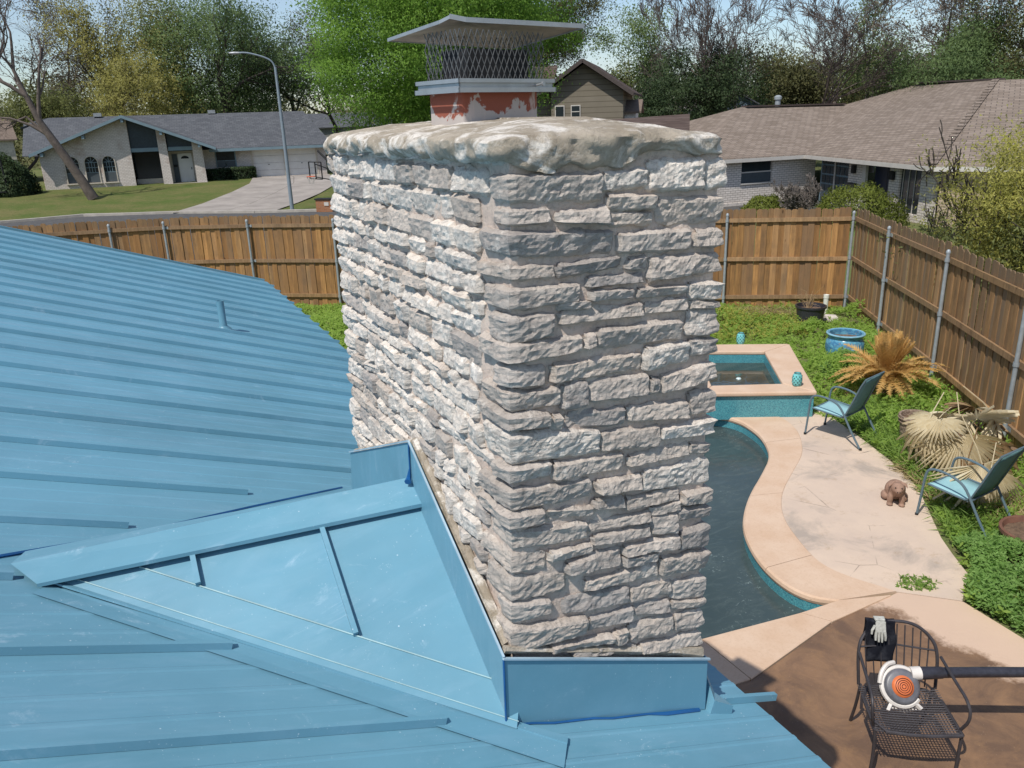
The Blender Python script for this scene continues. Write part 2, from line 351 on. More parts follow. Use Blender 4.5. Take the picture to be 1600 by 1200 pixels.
# pool, deck, patio
def sm(pts, closed=False, it=1):
    for _ in range(it):
        o = []; K = len(pts)
        for i in range(K if closed else K-1):
            a, b = pts[i], pts[(i+1) % K]; o += [tuple(a[j]*.75+b[j]*.25 for j in (0, 1)), tuple(a[j]*.25+b[j]*.75 for j in (0, 1))]
        pts = o if closed else [pts[0]]+o+[pts[-1]]
    return pts
n = NT('coping_concrete'); V = n.vec(coord='World'); c = n.mix(n.ramp(n.noise(2.5, V, 6, .6), .35, .65), (.55, .38, .26), (.61, .45, .33)); c = n.mix(n.ramp(n.noise(40, V, 5, .8), .3, .5, .25, 0), c, (.35, .22, .15)); n.fin(c, .8); n.bump(n.noise(60, V, 6), .2, .003); M['coping'] = n.m
n = NT('deck_concrete'); V = n.vec(coord='World'); c = n.mix(n.ramp(n.noise(1.4, V, 6, .62), .35, .65), (.60, .47, .365), (.52, .41, .33)); st = n.noise(1.15, n.vec((1, 1, 1), 'World'), 8, .68, .5); c = n.mix(n.math('MULTIPLY', n.ramp(st, .52, .66), .85), c, (.34, .285, .24)); c = n.mix(n.ramp(n.noise(4, V, 8, .8), .56, .7, 0, .5), c, (.33, .22, .12)); ck = n.ramp(n.voro(.9, n.vec((1, 1, 0), 'World'), 'DISTANCE_TO_EDGE'), .002, .006, .55, 0); c = n.mix(n.math('MULTIPLY', ck, n.ramp(n.noise(1.7, V), .5, .6)), c, (.12, .09, .07)); c = n.mix(n.ramp(n.noise(120, V, 3, .9), .6, .7, 0, .3), c, (.25, .19, .15)); n.fin(c, .85); n.bump(n.noise(45, V, 7), .25, .004); M['deck'] = n.m
n = NT('stained_patio_concrete'); V = n.vec(coord='World'); sx = n.add('ShaderNodeSeparateXYZ'); n.l.new(n.geo().outputs['Position'], sx.inputs[0])
edge = n.math('ADD', n.math('MULTIPLY', sx.outputs[1], 1.), n.math('MULTIPLY', n.noise(1.3, V, 4), .9)); far = n.math('ADD', sx.outputs[0], n.math('MULTIPLY', n.noise(2.4, V, 9, .72), .9))
br = n.mix(n.ramp(n.noise(1.8, V, 8, .72, .8), .35, .62), (.26, .15, .080), (.135, .080, .050)); br = n.mix(n.ramp(n.noise(3.3, V, 7, .75), .55, .72, 0, .6), br, (.30, .17, .08)); br = n.mix(n.ramp(n.voro(26, V), .04, .10, .35, 0), br, (.45, .33, .22))
lm = n.math('MAXIMUM', n.ramp(n.math('ADD', far, n.math('MULTIPLY', edge, .12)), 6.85, 7.0), n.ramp(n.math('SUBTRACT', n.math('MULTIPLY', n.noise(1.0, V, 3), 1.0), n.math('MULTIPLY', sx.outputs[1], .0)), .9, 1.))
c = n.mix(lm, br, (.58, .42, .31)); n.fin(c, n.ramp(n.noise(1.8, V, 4), .3, .7, .35, .8)); n.bump(n.noise(30, V, 7, .7), .35, .005); M['patio'] = n.m
n = NT('teal_glass_tile'); V = n.vec(coord='World'); vc = n.voro(120, V, out='Color'); sp = n.add('ShaderNodeSeparateColor'); n.l.new(vc, sp.inputs[0]); c = n.mix(sp.outputs[0], (.03, .20, .26), (.10, .38, .42)); c = n.mix(n.ramp(sp.outputs[1], .7, 1), c, (.02, .12, .18)); c = n.mix(n.ramp(n.voro(120, V, 'DISTANCE_TO_EDGE'), .02, .05, .5, 0), c, (.25, .33, .32)); n.fin(c, .25); M['tile'] = n.m
n = NT('pool_water'); V = n.vec(coord='World'); c = n.mix(n.ramp(n.noise(.55, V, 4), .3, .7), (.034, .054, .057), (.062, .086, .087)); c = n.mix(n.ramp(n.noise(2.2, n.vec((1, 2.6, 1), 'World', (0, 0, .6)), 8, .72, 2.2), .5, .72, 0, .6), c, (.095, .125, .12)); c = n.mix(n.math('MULTIPLY', n.ramp(n.noise(26, V, 5, .7, 1.), .60, .66), n.ramp(n.noise(1.1, V, 2), .54, .62)), c, (.22, .28, .27)); n.fin(c, .06, spec=.5)  # ripple reflections and a patch of sparkle are painted into the water colour
wv = n.vec((1, 1.6, 1), 'World'); p = n.bump(n.noise(4, wv, 5, .6, .8), .16, .05); msk = n.ramp(n.noise(.9, V, 2), .52, .66); p = n.bump(n.math('MULTIPLY', n.noise(22, wv, 4, .6, 1.), msk), .35, .02, p); n.p.inputs['IOR'].default_value = 1.33; M['water'] = n.m
n = NT('spa_water'); V = n.vec(coord='World'); c = n.mix(n.ramp(n.noise(1.5, n.vec((1, 4, 1), 'World'), 3), .4, .6), (.035, .045, .038), (.06, .072, .06)); n.fin(c, .05); n.bump(n.noise(4, V, 3), .04, .05); M['spa_water'] = n.m
M['plaster'] = simple('pool_plaster', (.10, .14, .14), .8)
PS = sm(POOL, True, 1)
b = MB(); b.face([(x, y, -.15) for x, y in (PS if sum((PS[i][0]*PS[(i+1) % len(PS)][1]-PS[(i+1) % len(PS)][0]*PS[i][1]) for i in range(len(PS))) > 0 else PS[::-1])]); b.build('pool_water', M['water'], kind='structure')
b = MB(); t = MB()
for i in range(len(PS)):
    a, c_ = PS[i], PS[(i+1) % len(PS)]; t.face([(a[0], a[1], -.28), (c_[0], c_[1], -.28), (c_[0], c_[1], .0), (a[0], a[1], .0)]); b.face([(a[0], a[1], -1.5), (c_[0], c_[1], -1.5), (c_[0], c_[1], -.28), (a[0], a[1], -.28)])
b.face([(x, y, -1.5) for x, y in PS]); ps = b.build('pool_basin', M['plaster'], kind='structure'); tb = t.build('tile_band', M['tile'], ps)
def coping(pin, pout, z, th, name, parent, cuts, inner_lip=.02):
    # pin/pout matched polylines; each run between cuts is one slab
    for k in range(len(cuts)-1):
        b = MB(); A, B = cuts[k], cuts[k+1]; prof = []
        for i in range(A, B+1):
            p = Vector((*pin[i], 0)); q = Vector((*pout[i], 0)); d = (q-p).normalized()
            if i == A: pp = Vector((*pin[min(i+1, B)], 0))-p; o = pp.normalized()*.004
            elif i == B: pp = p-Vector((*pin[i-1], 0)); o = -pp.normalized()*.004
            else: o = Vector((0, 0, 0))
            p = p+o-d*inner_lip; q = q+o
            prof.append([(p.x+d.x*.012, p.y+d.y*.012, z-th), (p.x, p.y, z-th*.6), (p.x+d.x*.008, p.y+d.y*.008, z-th*.2), (p.x+d.x*.03, p.y+d.y*.03, z), (q.x-d.x*.008, q.y-d.y*.008, z), (q.x, q.y, z-.006), (q.x, q.y, z-th)])
        m = len(prof[0])
        for r in prof: b.v += r
        for i in range(len(prof)-1):
            for j in range(m): l = (j+1) % m; b.f.append((i*m+j, i*m+l, (i+1)*m+l, (i+1)*m+j)); b.mi.append(0)
        b.f.append(tuple(range(m))); b.f.append(tuple((len(prof)-1)*m+j for j in reversed(range(m)))); b.mi += [0, 0]
        me = b.build(name, M['coping'], parent)
        bm = bmesh.new(); bm.from_mesh(me.data); bmesh.ops.recalc_face_normals(bm, faces=bm.faces); bm.to_mesh(me.data); bm.free()
cin = [(7.72, 9.2), (7.98, 8.98), (8.06, 8.70), (8.02, 8.42), (7.93, 8.12), (7.76, 7.80), (7.5, 7.45), (7.0, 7.08), (6.47, 6.72), (6.07, 6.38), (5.8, 6.08), (5.6, 5.75), (5.45, 5.4), (5.38, 5.02), (5.44, 4.75), (5.62, 4.58)]
cout = [(8.11, 9.43), (8.50, 9.20), (8.66, 8.78), (8.66, 8.35), (8.50, 7.98), (8.28, 7.68), (7.92, 7.29), (7.4, 6.95), (6.85, 6.58), (6.52, 6.26), (6.3, 5.95), (6.15, 5.62), (6.03, 5.33), (5.98, 5.10), (6.02, 4.86), (6.22, 4.42)]
cin_s = sm(cin, it=2); cout_s = sm(cout, it=2); K = len(cin_s)-1
pc = bpy.data.objects.new('pool_coping', None); C.objects.link(pc); pc['kind'] = 'structure'
coping(cin_s, cout_s, .035, .075, 'coping_slab', pc, [0, K//3, K*6//11, K*4//5, K])
ci2 = [(5.62, 4.58), (5.15, 4.61), (4.1, 4.74), (2.9, 4.95), (2.3, 5.2)]; co2 = [(6.12, 4.40), (5.3, 4.37), (4.11, 4.12), (2.8, 4.25), (2.2, 4.3)]
coping(ci2, co2, .035, .075, 'coping_slab', pc, [0, 1, 2, 4])
deck = cout_s[3:]; dpoly = [(x-.0, y) for x, y in deck]+[(6.62, 4.02), (7.09, 4.3), (7.30, 4.62), (7.5, 4.9), (7.95, 5.4), (8.35, 5.85), (8.73, 6.57), (8.99, 7.2), (9.25, 7.9), (9.47, 8.6), (8.8, 9.02)]
b = MB(); b.prism(dpoly[::-1] if sum((dpoly[i][0]*dpoly[(i+1) % len(dpoly)][1]-dpoly[(i+1) % len(dpoly)][0]*dpoly[i][1]) for i in range(len(dpoly))) < 0 else dpoly, -.1, .028); b.build('pool_deck', M['deck'], kind='structure')
pp = [(6.22, 4.41), (5.49, 4.39), (5.3, 4.36), (4.11, 4.11), (2.8, 4.24), (1.2, 4.3), (1.2, -6), (7.5, -6), (6.8, 2.0), (6.55, 3.3), (6.62, 4.01)]
b = MB(); b.prism(pp, -.1, .022); b.build('patio', M['patio'], kind='structure')
cd = MB(); cd.tube([(8.62, 9.02, .04), (8.75, 8.88, .045), (9.0, 8.72, .04), (9.22, 8.58, .042), (9.30, 8.50, .04), (9.18, 8.50, .042), (8.95, 8.66, .04), (8.70, 8.84, .042)], .008, 6); tag(cd.build('cord', simple('dark_cord', (.07, .045, .03), .8), smooth=True), 'thin dark cord looped on the deck at the foot of the spa wall', 'cord')
# spa
spa = thing('spa', 'raised square spa with peach coping and turquoise tiled side beside the pool', 'hot tub')
SO = [(7.60, 9.02), (9.08, 8.20), (10.66, 10.36), (9.10, 11.30)]; SI = [(7.95, 9.25), (8.93, 8.75), (9.94, 10.22), (8.95, 10.85)]
def q4(poly, k): return poly[k % 4]
cm = MB()
for k in range(4):
    b = MB(); a, c_, d, e = q4(SO, k), q4(SO, k+1), q4(SI, k+1), q4(SI, k); cx = (a[0]+c_[0]+d[0]+e[0])/4; cy_ = (a[1]+c_[1]+d[1]+e[1])/4
    b.prism([(cx+(x-cx)*.997, cy_+(y-cy_)*.997) for x, y in (a, c_, d, e)], .385, .45); b.build('coping_slab', M['coping'], spa, bev=.018)
    # outer wall with tile, set in 4 cm
    f = lambda P, t: (P[0]+(9.2-P[0])*t, P[1]+(9.75-P[1])*t)
    w0, w1 = f(a, .035), f(c_, .035); v0, v1 = f(a, .16), f(c_, .16)
    b = MB(); b.prism([w0, w1, v1, v0], .0, .384); b.build('wall', M['tile'], spa)
    i0, i1 = e, d; j0, j1 = f(e, -.1), f(d, -.1)
    b = MB(); b.prism([j0, j1, i1, i0], .12, .383); b.build('tile_band', M['tile'], spa)
b = MB(); b.face([(x, y, .24) for x, y in SI]); b.build('water', M['spa_water'], spa)
b = MB(); b.prism(SI, .0, .06); b.build('floor', M['plaster'], spa)
b = MB(); b.lathe([(.001, .02), (.03, .018), (.045, .0)], 12, (8.95, 9.75, .246)); b.build('fountain_nozzle', simple('pale_fitting', (.5, .6, .6), .4), spa)
# lanterns
M['teal_glaze'] = simple('teal_glaze', (.16, .50, .50), .3, .2, 20); M['dark_hole'] = simple('dark_cut_out', (.02, .05, .05), .8)
def lantern(x, y, label, k):
    t = thing('lantern', label, 'lantern', (x, y, .45), k, 'pierced lanterns on the spa')
    b = MB(); prof = [(.001, 0), (.058, 0), (.066, .012), (.075, .05), (.076, .12), (.068, .165), (.055, .185), (.05, .20), (.044, .20), (.044, .17), (.06, .13), (.06, .03), (.001, .02)]
    b.lathe(prof, 24); b.build('body', M['teal_glaze'], t, smooth=True)
    h = MB()
    for r in range(5):
        for a in range(9):
            an = (a+.5*(r % 2))*2*math.pi/9; z = .035+r*.031; R = .0765 if 0 < r < 4 else .0725
            c0 = Vector((math.cos(an)*R, math.sin(an)*R, z)); tx = Vector((-math.sin(an), math.cos(an), 0)); nn = Vector((math.cos(an), math.sin(an), 0))
            h.face([c0+nn*.0015+(tx*math.cos(q)+Vector((0, 0, 1))*math.sin(q))*.0105 for q in [i*math.pi/3 for i in range(6)]])
    h.build('cut_outs', M['dark_hole'], t, kind='stuff')
    b = MB(); b.tube([(.05*math.cos(a), .05*math.sin(a), .20) for a in [i*math.pi/8 for i in range(16)]], .005, 6, closed=True); b.build('rim', simple('lantern_rim', (.05, .09, .1), .4), t, smooth=True)
lantern(9.04, 8.57, 'turquoise pierced lantern on the near corner of the spa coping, nearer the chairs', .2)
lantern(9.94, 10.84, 'turquoise pierced lantern on the far rim of the spa by the weeds', 1.1)
# ================================================================== BLUE ROOFED HOUSE
RZ = lambda x: 3.0825-x/3
house = thing('blue_roofed_house', 'house with blue standing seam metal roof sloping to the pool', 'house')
EX, RX, YF, YN = 1.775, -6.2, 11.30, -3.2
dn = Vector((1, 0, -1/3)).normalized(); up_ = Vector((1/3, 0, 1)).normalized()
def rp(x, y, h=0.): return Vector((x, y, RZ(x)))+up_*h
PITCH = .407; Y0 = 1.760
def pan_mesh(w):
    b = MB(); prof = [(0, 0), (w*.22, 0), (w*.235, .0028), (w*.265, .0028), (w*.28, 0), (w*.48, 0), (w*.495, .0028), (w*.525, .0028), (w*.54, 0), (w*.74, 0), (w*.755, .0028), (w*.785, .0028), (w*.8, 0), (w, 0)]
    return prof
prof = pan_mesh(PITCH)
def run_mesh(x0, x1, prof, th=.004, name='roof_pan'):
    b = MB(); N = 6
    for i in range(N+1):
        x = x0+(x1-x0)*i/N
        for y, h in prof: b.v.append(tuple(Vector((x, 0, -x/3))+Vector((0, y, 0))+up_*h))
    m = len(prof)
    for i in range(N):
        for j in range(m-1): b.f.append((i*m+j, (i+1)*m+j, (i+1)*m+j+1, i*m+j+1)); b.mi.append(0)
    k = N*m; # turned down eave edge
    base = len(b.v)
    for y, h in prof: v = Vector((x1, y, -x1/3))+up_*h; b.v.append((v.x+.002, v.y, v.z-.035))
    for j in range(m-1): b.f.append((k+j, base+j, base+j+1, k+j+1)); b.mi.append(0)
    return b.build(name, M['blue'], data_only=True)
pan = run_mesh(RX, EX, prof)
def seam_mesh(x0, x1):
    b = MB(); P = [(-.011, .001), (-.009, .025), (.009, .025), (.011, .001)]
    for x in (x0, x1):
        for y, h in P: b.v.append(tuple(Vector((x, 0, -x/3))+Vector((0, y, 0))+up_*h))
    for j in range(3): b.f.append((j, 4+j, 5+j, j+1)); b.mi.append(0)
    b.f.append((3, 2, 1, 0)); b.f.append((4, 5, 6, 7)); b.mi += [0, 0]
    return b.build('seam', M['blue'], data_only=True)
# cricket footprint on the roof: tip T, chimney corners
TX, TY = -.40, 2.60; CFx, CFy, CBy = .812, 1.70, 3.42
kmin = int(math.floor((YN-Y0)/PITCH)); kmax = int(round((YF-Y0)/PITCH))
sfull = seam_mesh(RX, EX+.012)
for k in range(kmin, kmax):
    y = Y0+k*PITCH; link('roof_pan', pan, house, (0, y, 3.0825))
    yr = y
    if k in (0, 1, 2, 3, 4):
        if k == 0: segs = [(RX, .608), (1.53, EX+.10)]
        else:
            xf = TX+(CFx-TX)*(TY-y)/(TY-CFy) if y < TY else TX+(CFx-TX)*(y-TY)/(CBy+.1-TY)
            segs = [(RX, {1: .109, 2: -.44, 3: -.126, 4: .34}[k])]
            segs.append((1.57, EX+.012)) if k > 0 and y < 3.3 else None
            if k == 4: segs.append((1.57, EX+.012))
    else: segs = [(RX, EX+.012)]
    for a, c_ in segs:
        me = sfull if (a, c_) == (RX, EX+.012) else seam_mesh(a, c_)
        link('seam', me, house, (0, yr, 3.0825))
# far rake trim, near rake, other slope, walls
b = MB(); b.bar(rp(RX, YF+.012, -.03), rp(EX, YF+.012, -.03), .02, .07, up=up_); b.build('rake_trim', M['blue'], house)
b = MB(); b.face([(RX, YN, RZ(RX)), (RX, YF, RZ(RX)), (RX-7.9, YF, RZ(RX)-7.9/3), (RX-7.9, YN, RZ(RX)-7.9/3)][::-1]); b.build('roof_slope', M['blue'], house)
b = MB(); b.bar((RX, YN, RZ(RX)+.03), (RX, YF, RZ(RX)+.03), .3, .04); b.build('ridge_cap', M['blue'], house)
M['housewall'] = simple('painted_house_wall', (.42, .38, .32), .85, .1, 4)
b = MB(); b.box(((1.3-13.6)/2, (YN+YF)/2, 1.12), (14.9, YF-YN-.9, 2.24)); b.build('wall', M['housewall'], house)
for yy in (YF-.5, YN+.45):
    b = MB(); b.extr([(1.3, yy, 2.23), (RX, yy, RZ(RX)-.12), (RX-7.4, yy, 2.23)], (0, .04, 0)); b.build('gable', M['housewall'], house)
b = MB(); b.box((EX-.03, (YN+YF)/2, RZ(EX)-.10), (.025, YF-YN, .15)); b.build('fascia', simple('white_fascia', (.7, .7, .68), .6), house)
b = MB(); b.box(((EX+1.3)/2, (YN+YF)/2, RZ(EX)-.17), (EX-1.3, YF-YN, .02)); b.build('soffit', simple('white_soffit', (.6, .6, .58), .7), house)
# cricket behind the chimney
zA = 3.285; A_ = Vector((.806, 2.46, zA)); T_ = Vector((TX, TY, RZ(TX)+.012)); Fc = Vector((.806, CFy, RZ(.806)+.012)); Bc = Vector((.806, CBy, RZ(.806)+.012))
b = MB(); b.face([T_, Fc, A_]); b.face([T_, A_, Bc]); b.build('cricket', M['blue'], house)
nf = (Fc-T_).cross(A_-T_).normalized()
if nf.z < 0: nf = -nf
# valley flashing: band on the cricket side, band on the roof side
vd = (Fc-T_).normalized(); inw = nf.cross(vd).normalized()
if inw.dot(A_-T_) < 0: inw = -inw
b = MB(); b.face([T_+vd*.10+nf*.003, Fc+nf*.003, Fc+inw*.115-vd*.02+nf*.003, T_+vd*.30+inw*.115+nf*.003]); 
b.build('valley_flashing', M['blue'], house)
b = MB(); b.bar(T_+vd*.30+inw*.115+nf*.006, Fc-vd*.06+inw*.115+nf*.006, .0035, .006, up=nf); b.build('valley_hem', simple('pale_blue_hem', (.30, .45, .47), .4), house)
b = MB(); b.bar(T_+vd*.12+inw*.02+nf*.006, Fc+inw*.02+nf*.005, .0025, .004, up=nf); b.build('valley_hem', MATS['pale_blue_hem'], house)
out_ = up_.cross(vd).normalized()
if out_.dot(Vector((0, -1, 0))) < 0: out_ = -out_
p0 = rp(T_.x+.06, T_.y-.05); p1 = rp(.93, 1.63)
b = MB(); b.face([p0+up_*.003+out_*.02, p0+up_*.006+out_*.09, p1+up_*.006+out_*.12, p1+up_*.014-out_*.02]); b.bar(p0+up_*.010, p1+up_*.012, .030, .006, up=up_); b.build('valley_flange', M['blue'], house)
# cricket seams
for (ax, fr) in (((.06), .0), ((.46), .0)):
    # seam runs down the cricket slope (mostly -Y)
    dslope = Vector((0.02, -1, 0)); x0 = ax
    top = T_+(A_-T_)*((x0-T_.x)/(A_.x-T_.x))
    # find where it meets valley hem
    best = None
    for i in range(400):
        y = top.y-.10-i*.002; P = Vector((x0+.0*(top.y-y), y, 0)); d = nf; P.z = T_.z-(nf.x*(P.x-T_.x)+nf.y*(P.y-T_.y))/nf.z
        if (P-T_).dot(inw) < .118: best = P; break
    st = Vector((x0, top.y-.05, 0)); st.z = T_.z-(nf.x*(st.x-T_.x)+nf.y*(st.y-T_.y))/nf.z
    if best: b = MB(); b.bar(st+nf*.012, best+nf*.012, .016, .026, up=nf); b.build('cricket_seam', M['blue'], house)
# cap over the cricket ridge: two bent wings standing 2 cm off
cap = MB(); a0 = Vector((TX-.045, TY+.03, RZ(TX-.045)+.022)); a1 = Vector((.80, 2.475, zA+.028))
for sgn, wd in ((-1, .115), (1, .10)):
    e0 = a0+Vector((.07 if sgn < 0 else .03, sgn*wd, 0)); e0.z = RZ(e0.x)+.016; e1 = a1+Vector((0, sgn*wd, -.052))
    m0 = a0; cap.face([m0, e0, e1, a1] if sgn < 0 else [m0, a1, e1, e0]); cap.face([e0, e0-Vector((0, 0, .012)), e1-Vector((0, 0, .014)), e1] if sgn < 0 else [e0, e1, e1-Vector((0, 0, .014)), e0-Vector((0, 0, .012))])
cap.build('cricket_ridge_cap', M['blue'], house)
# apron and step flashings on the chimney
M['sealant'] = simple('dark_blue_sealant', (.01, .09, .26), .4); M['white_edge'] = simple('bright_metal_edge', (.34, .46, .54), .4)
def plate(name, pts, nrm, th=.004, off=0.):
    b = MB(); nrm = Vector(nrm); b.extr([Vector(p)+nrm*off for p in pts], nrm*th); o = b.build(name, M['blue'], house)
    bm = bmesh.new(); bm.from_mesh(o.data); bmesh.ops.recalc_face_normals(bm, faces=bm.faces); bm.to_mesh(o.data); bm.free(); return o
LX = .795
plate('side_flashing', [(LX, 1.736, 3.055), (LX, 1.736, 2.80), (LX, 2.44, 3.265), (LX, 2.44, 3.458)], (-1, 0, 0))
plate('side_flashing', [(LX, 2.444, 3.458), (LX, 2.444, 3.265), (LX, 3.36, 2.83), (LX, 3.30, 3.10)], (-1, 0, 0))
plate('apron_flashing', [(.790, 1.736, 3.050), (.790, 1.736, RZ(.79)+.002), (1.530, 1.736, RZ(1.53)+.002), (1.530, 1.736, 2.775)], (0, -1, 0))
plate('end_flashing', [(1.532, 1.738, 2.775), (1.532, 1.738, RZ(1.53)), (1.532, 3.3, RZ(1.53)), (1.532, 3.3, 2.775)], (1, 0, 0))
b = MB(); b.bar((.785, 1.728, 3.056), (1.535, 1.728, 2.779), .008, .006); b.bar((.787, 1.728, 3.06), (.787, 2.44, 3.463), .006, .006); b.bar((.787, 2.444, 3.463), (.787, 3.3, 3.105), .006, .006); b.build('flashing_edge', M['white_edge'], house)
b = MB(); b.tube([(.786, 1.728, 3.05), (.786, 1.728, 2.81)], .0035, 6); b.tube([(.787, 2.442, 3.45), (.787, 2.447, 3.36), (.782, 2.45, 3.325), (.77, 2.43, 3.318)], [.003, .003, .008, .012], 6)
b.tube([rp(.80, 1.728, .004)]+[rp(.80+i*.07, 1.726+.004*math.sin(i*2.1), .004) for i in range(1, 11)], [.0035]*8+[.007]*3, 6); b.build('sealant_bead', M['sealant'], house, smooth=True, kind='stuff')
b = MB(); q0 = rp(1.535, 1.715, 0); b.hexa([rp(1.535, 1.71), rp(1.62, 1.70), rp(1.62, 1.78), rp(1.535, 1.80), rp(1.535, 1.71, .05), rp(1.615, 1.70, .032), rp(1.60, 1.78, .032), rp(1.535, 1.80, .12)]); b.build('flashing_return', M['blue'], house)
b = MB(); b.face([rp(TX-.02, TY+.06, .004), rp(.80, CBy+.02, .004), rp(.80, CBy+.14, .004), rp(TX+.05, TY+.16, .004)]); b.build('rear_valley_flashing', M['blue'], house)
b = MB(); b.tube([rp(TX-.10, TY+.10, .006), rp(-.1, 2.93, .005), rp(.35, 3.25, .005), rp(.79, CBy+.13, .005)], .006, 5); b.build('rear_valley_seal', M['sealant'], house)
# roof pipe
b = MB(); b.lathe([(.075, -.02), (.06, .01), (.036, .03), (.031, .04), (.031, .255), (.026, .255), (.026, .2)], 18, (.729, 7.144, 2.839)); b.build('vent_pipe', M['blue'], house, smooth=True)
# ================================================================== CHIMNEY
chim = thing('stone_chimney', 'rough grey and white limestone chimney rising through the blue metal roof', 'chimney')
CX0, CX1, CY0, CY1 = .815, 1.515, 1.757, 3.27
REC = .011
def cam_to_front(px, py):   # traced stone corners of the front face, in metres on that face: x and z
    X = (px-800)/1252.85; Y = (py-600)/1252.85
    d = _r*X - _up*Y + _f; t = CY0/d.y
    return (d.x*t, CAMZ+d.z*t)
T1 = [(120,215,390,705,215,385,1),(715,205,325,1010,180,290,0),(1015,130,325,1385,110,305,0),(1400,130,300,1555,115,290,2),(735,350,440,1060,335,430,0),(1085,365,520,1565,345,495,2),(130,445,540,360,430,520,1),(415,450,520,745,430,525,0),(755,455,540,1050,450,520,0),(180,580,730,780,565,710,1),(820,585,705,1300,555,685,0),(1330,570,670,1540,545,655,2),(165,800,880,405,790,860,1),(415,790,865,835,735,790,0),(880,750,810,1015,720,810,0),(1025,730,885,1525,700,810,2),(615,865,925,990,835,885,0),(640,945,1010,930,935,985,0),(945,930,990,1270,905,955,0),(185,935,1065,565,905,1010,1),(440,1085,1165,990,1020,1095,0),(1000,1030,1090,1285,975,1060,0),(1290,890,990,1505,880,990,2),(415,1015,1070,640,1010,1050,0),(1300,1000,1045,1500,1005,1040,2)]
T2 = [(1285,20,185,1500,5,160,2),(150,70,250,395,50,180,1),(690,150,265,1240,80,205,0),(190,235,355,590,190,280,1),(597,190,270,685,170,250,0),(1300,205,310,1485,190,280,2),(1000,260,405,1300,220,335,0),(395,370,490,990,295,390,0),(165,385,515,355,385,500,1),(1105,430,540,1475,345,450,2),(1035,450,540,1100,445,530,0),(185,535,660,455,515,620,1),(465,490,655,635,465,630,0),(645,475,600,1030,425,550,0),(195,680,775,380,665,745,1),(395,690,785,465,680,775,0),(505,675,770,885,635,740,0),(905,625,720,1285,590,690,0),(1290,540,675,1445,520,655,2),(1115,760,830,1445,690,790,2),(200,795,985,720,775,915,1),(725,790,910,1110,745,870,0),(910,940,1005,1300,845,925,0),(1300,855,915,1440,850,905,2),(185,1010,1110,405,980,1055,1),(410,990,1095,875,925,1015,0),(700,1090,1170,995,1055,1140,0),(1000,1035,1155,1420,945,1095,2)]
T3 = [(185,110,240,665,50,150,1),(1250,130,195,1415,90,180,2),(890,165,235,1240,100,165,0),(690,170,225,885,150,215,0),(190,260,350,365,235,310,1),(380,245,300,680,215,265,0),(1060,215,270,1245,170,225,0),(660,320,370,1055,245,295,0),(1060,275,385,1225,250,370,0),(1230,225,300,1410,205,270,2),(200,375,480,650,310,420,1),(680,400,455,1050,330,385,0),(875,460,515,1235,380,460,0),(1235,375,480,1400,315,455,2),(400,500,560,685,450,500,0),(510,565,635,865,460,580,0),(205,510,625,380,500,600,1),(880,520,585,1105,490,545,0),(1115,530,640,1390,480,595,2),(630,670,740,1105,565,640,0),(205,660,800,515,630,740,1),(925,720,810,1195,665,750,0),(1200,670,790,1385,645,770,2),(205,815,940,425,790,880,1),(510,790,890,920,710,800,0),(950,830,890,1180,790,860,0),(1190,805,850,1370,785,830,2),(205,965,1125,655,900,1000,1),(665,915,985,945,830,920,0),(920,950,1040,1200,880,980,0),(1205,890,980,1350,860,960,2),(420,1080,1125,825,1010,1050,0),(830,985,1070,915,965,1060,0),(560,1105,1140,975,1070,1115,0),(990,1070,1120,1340,1000,1080,2)]
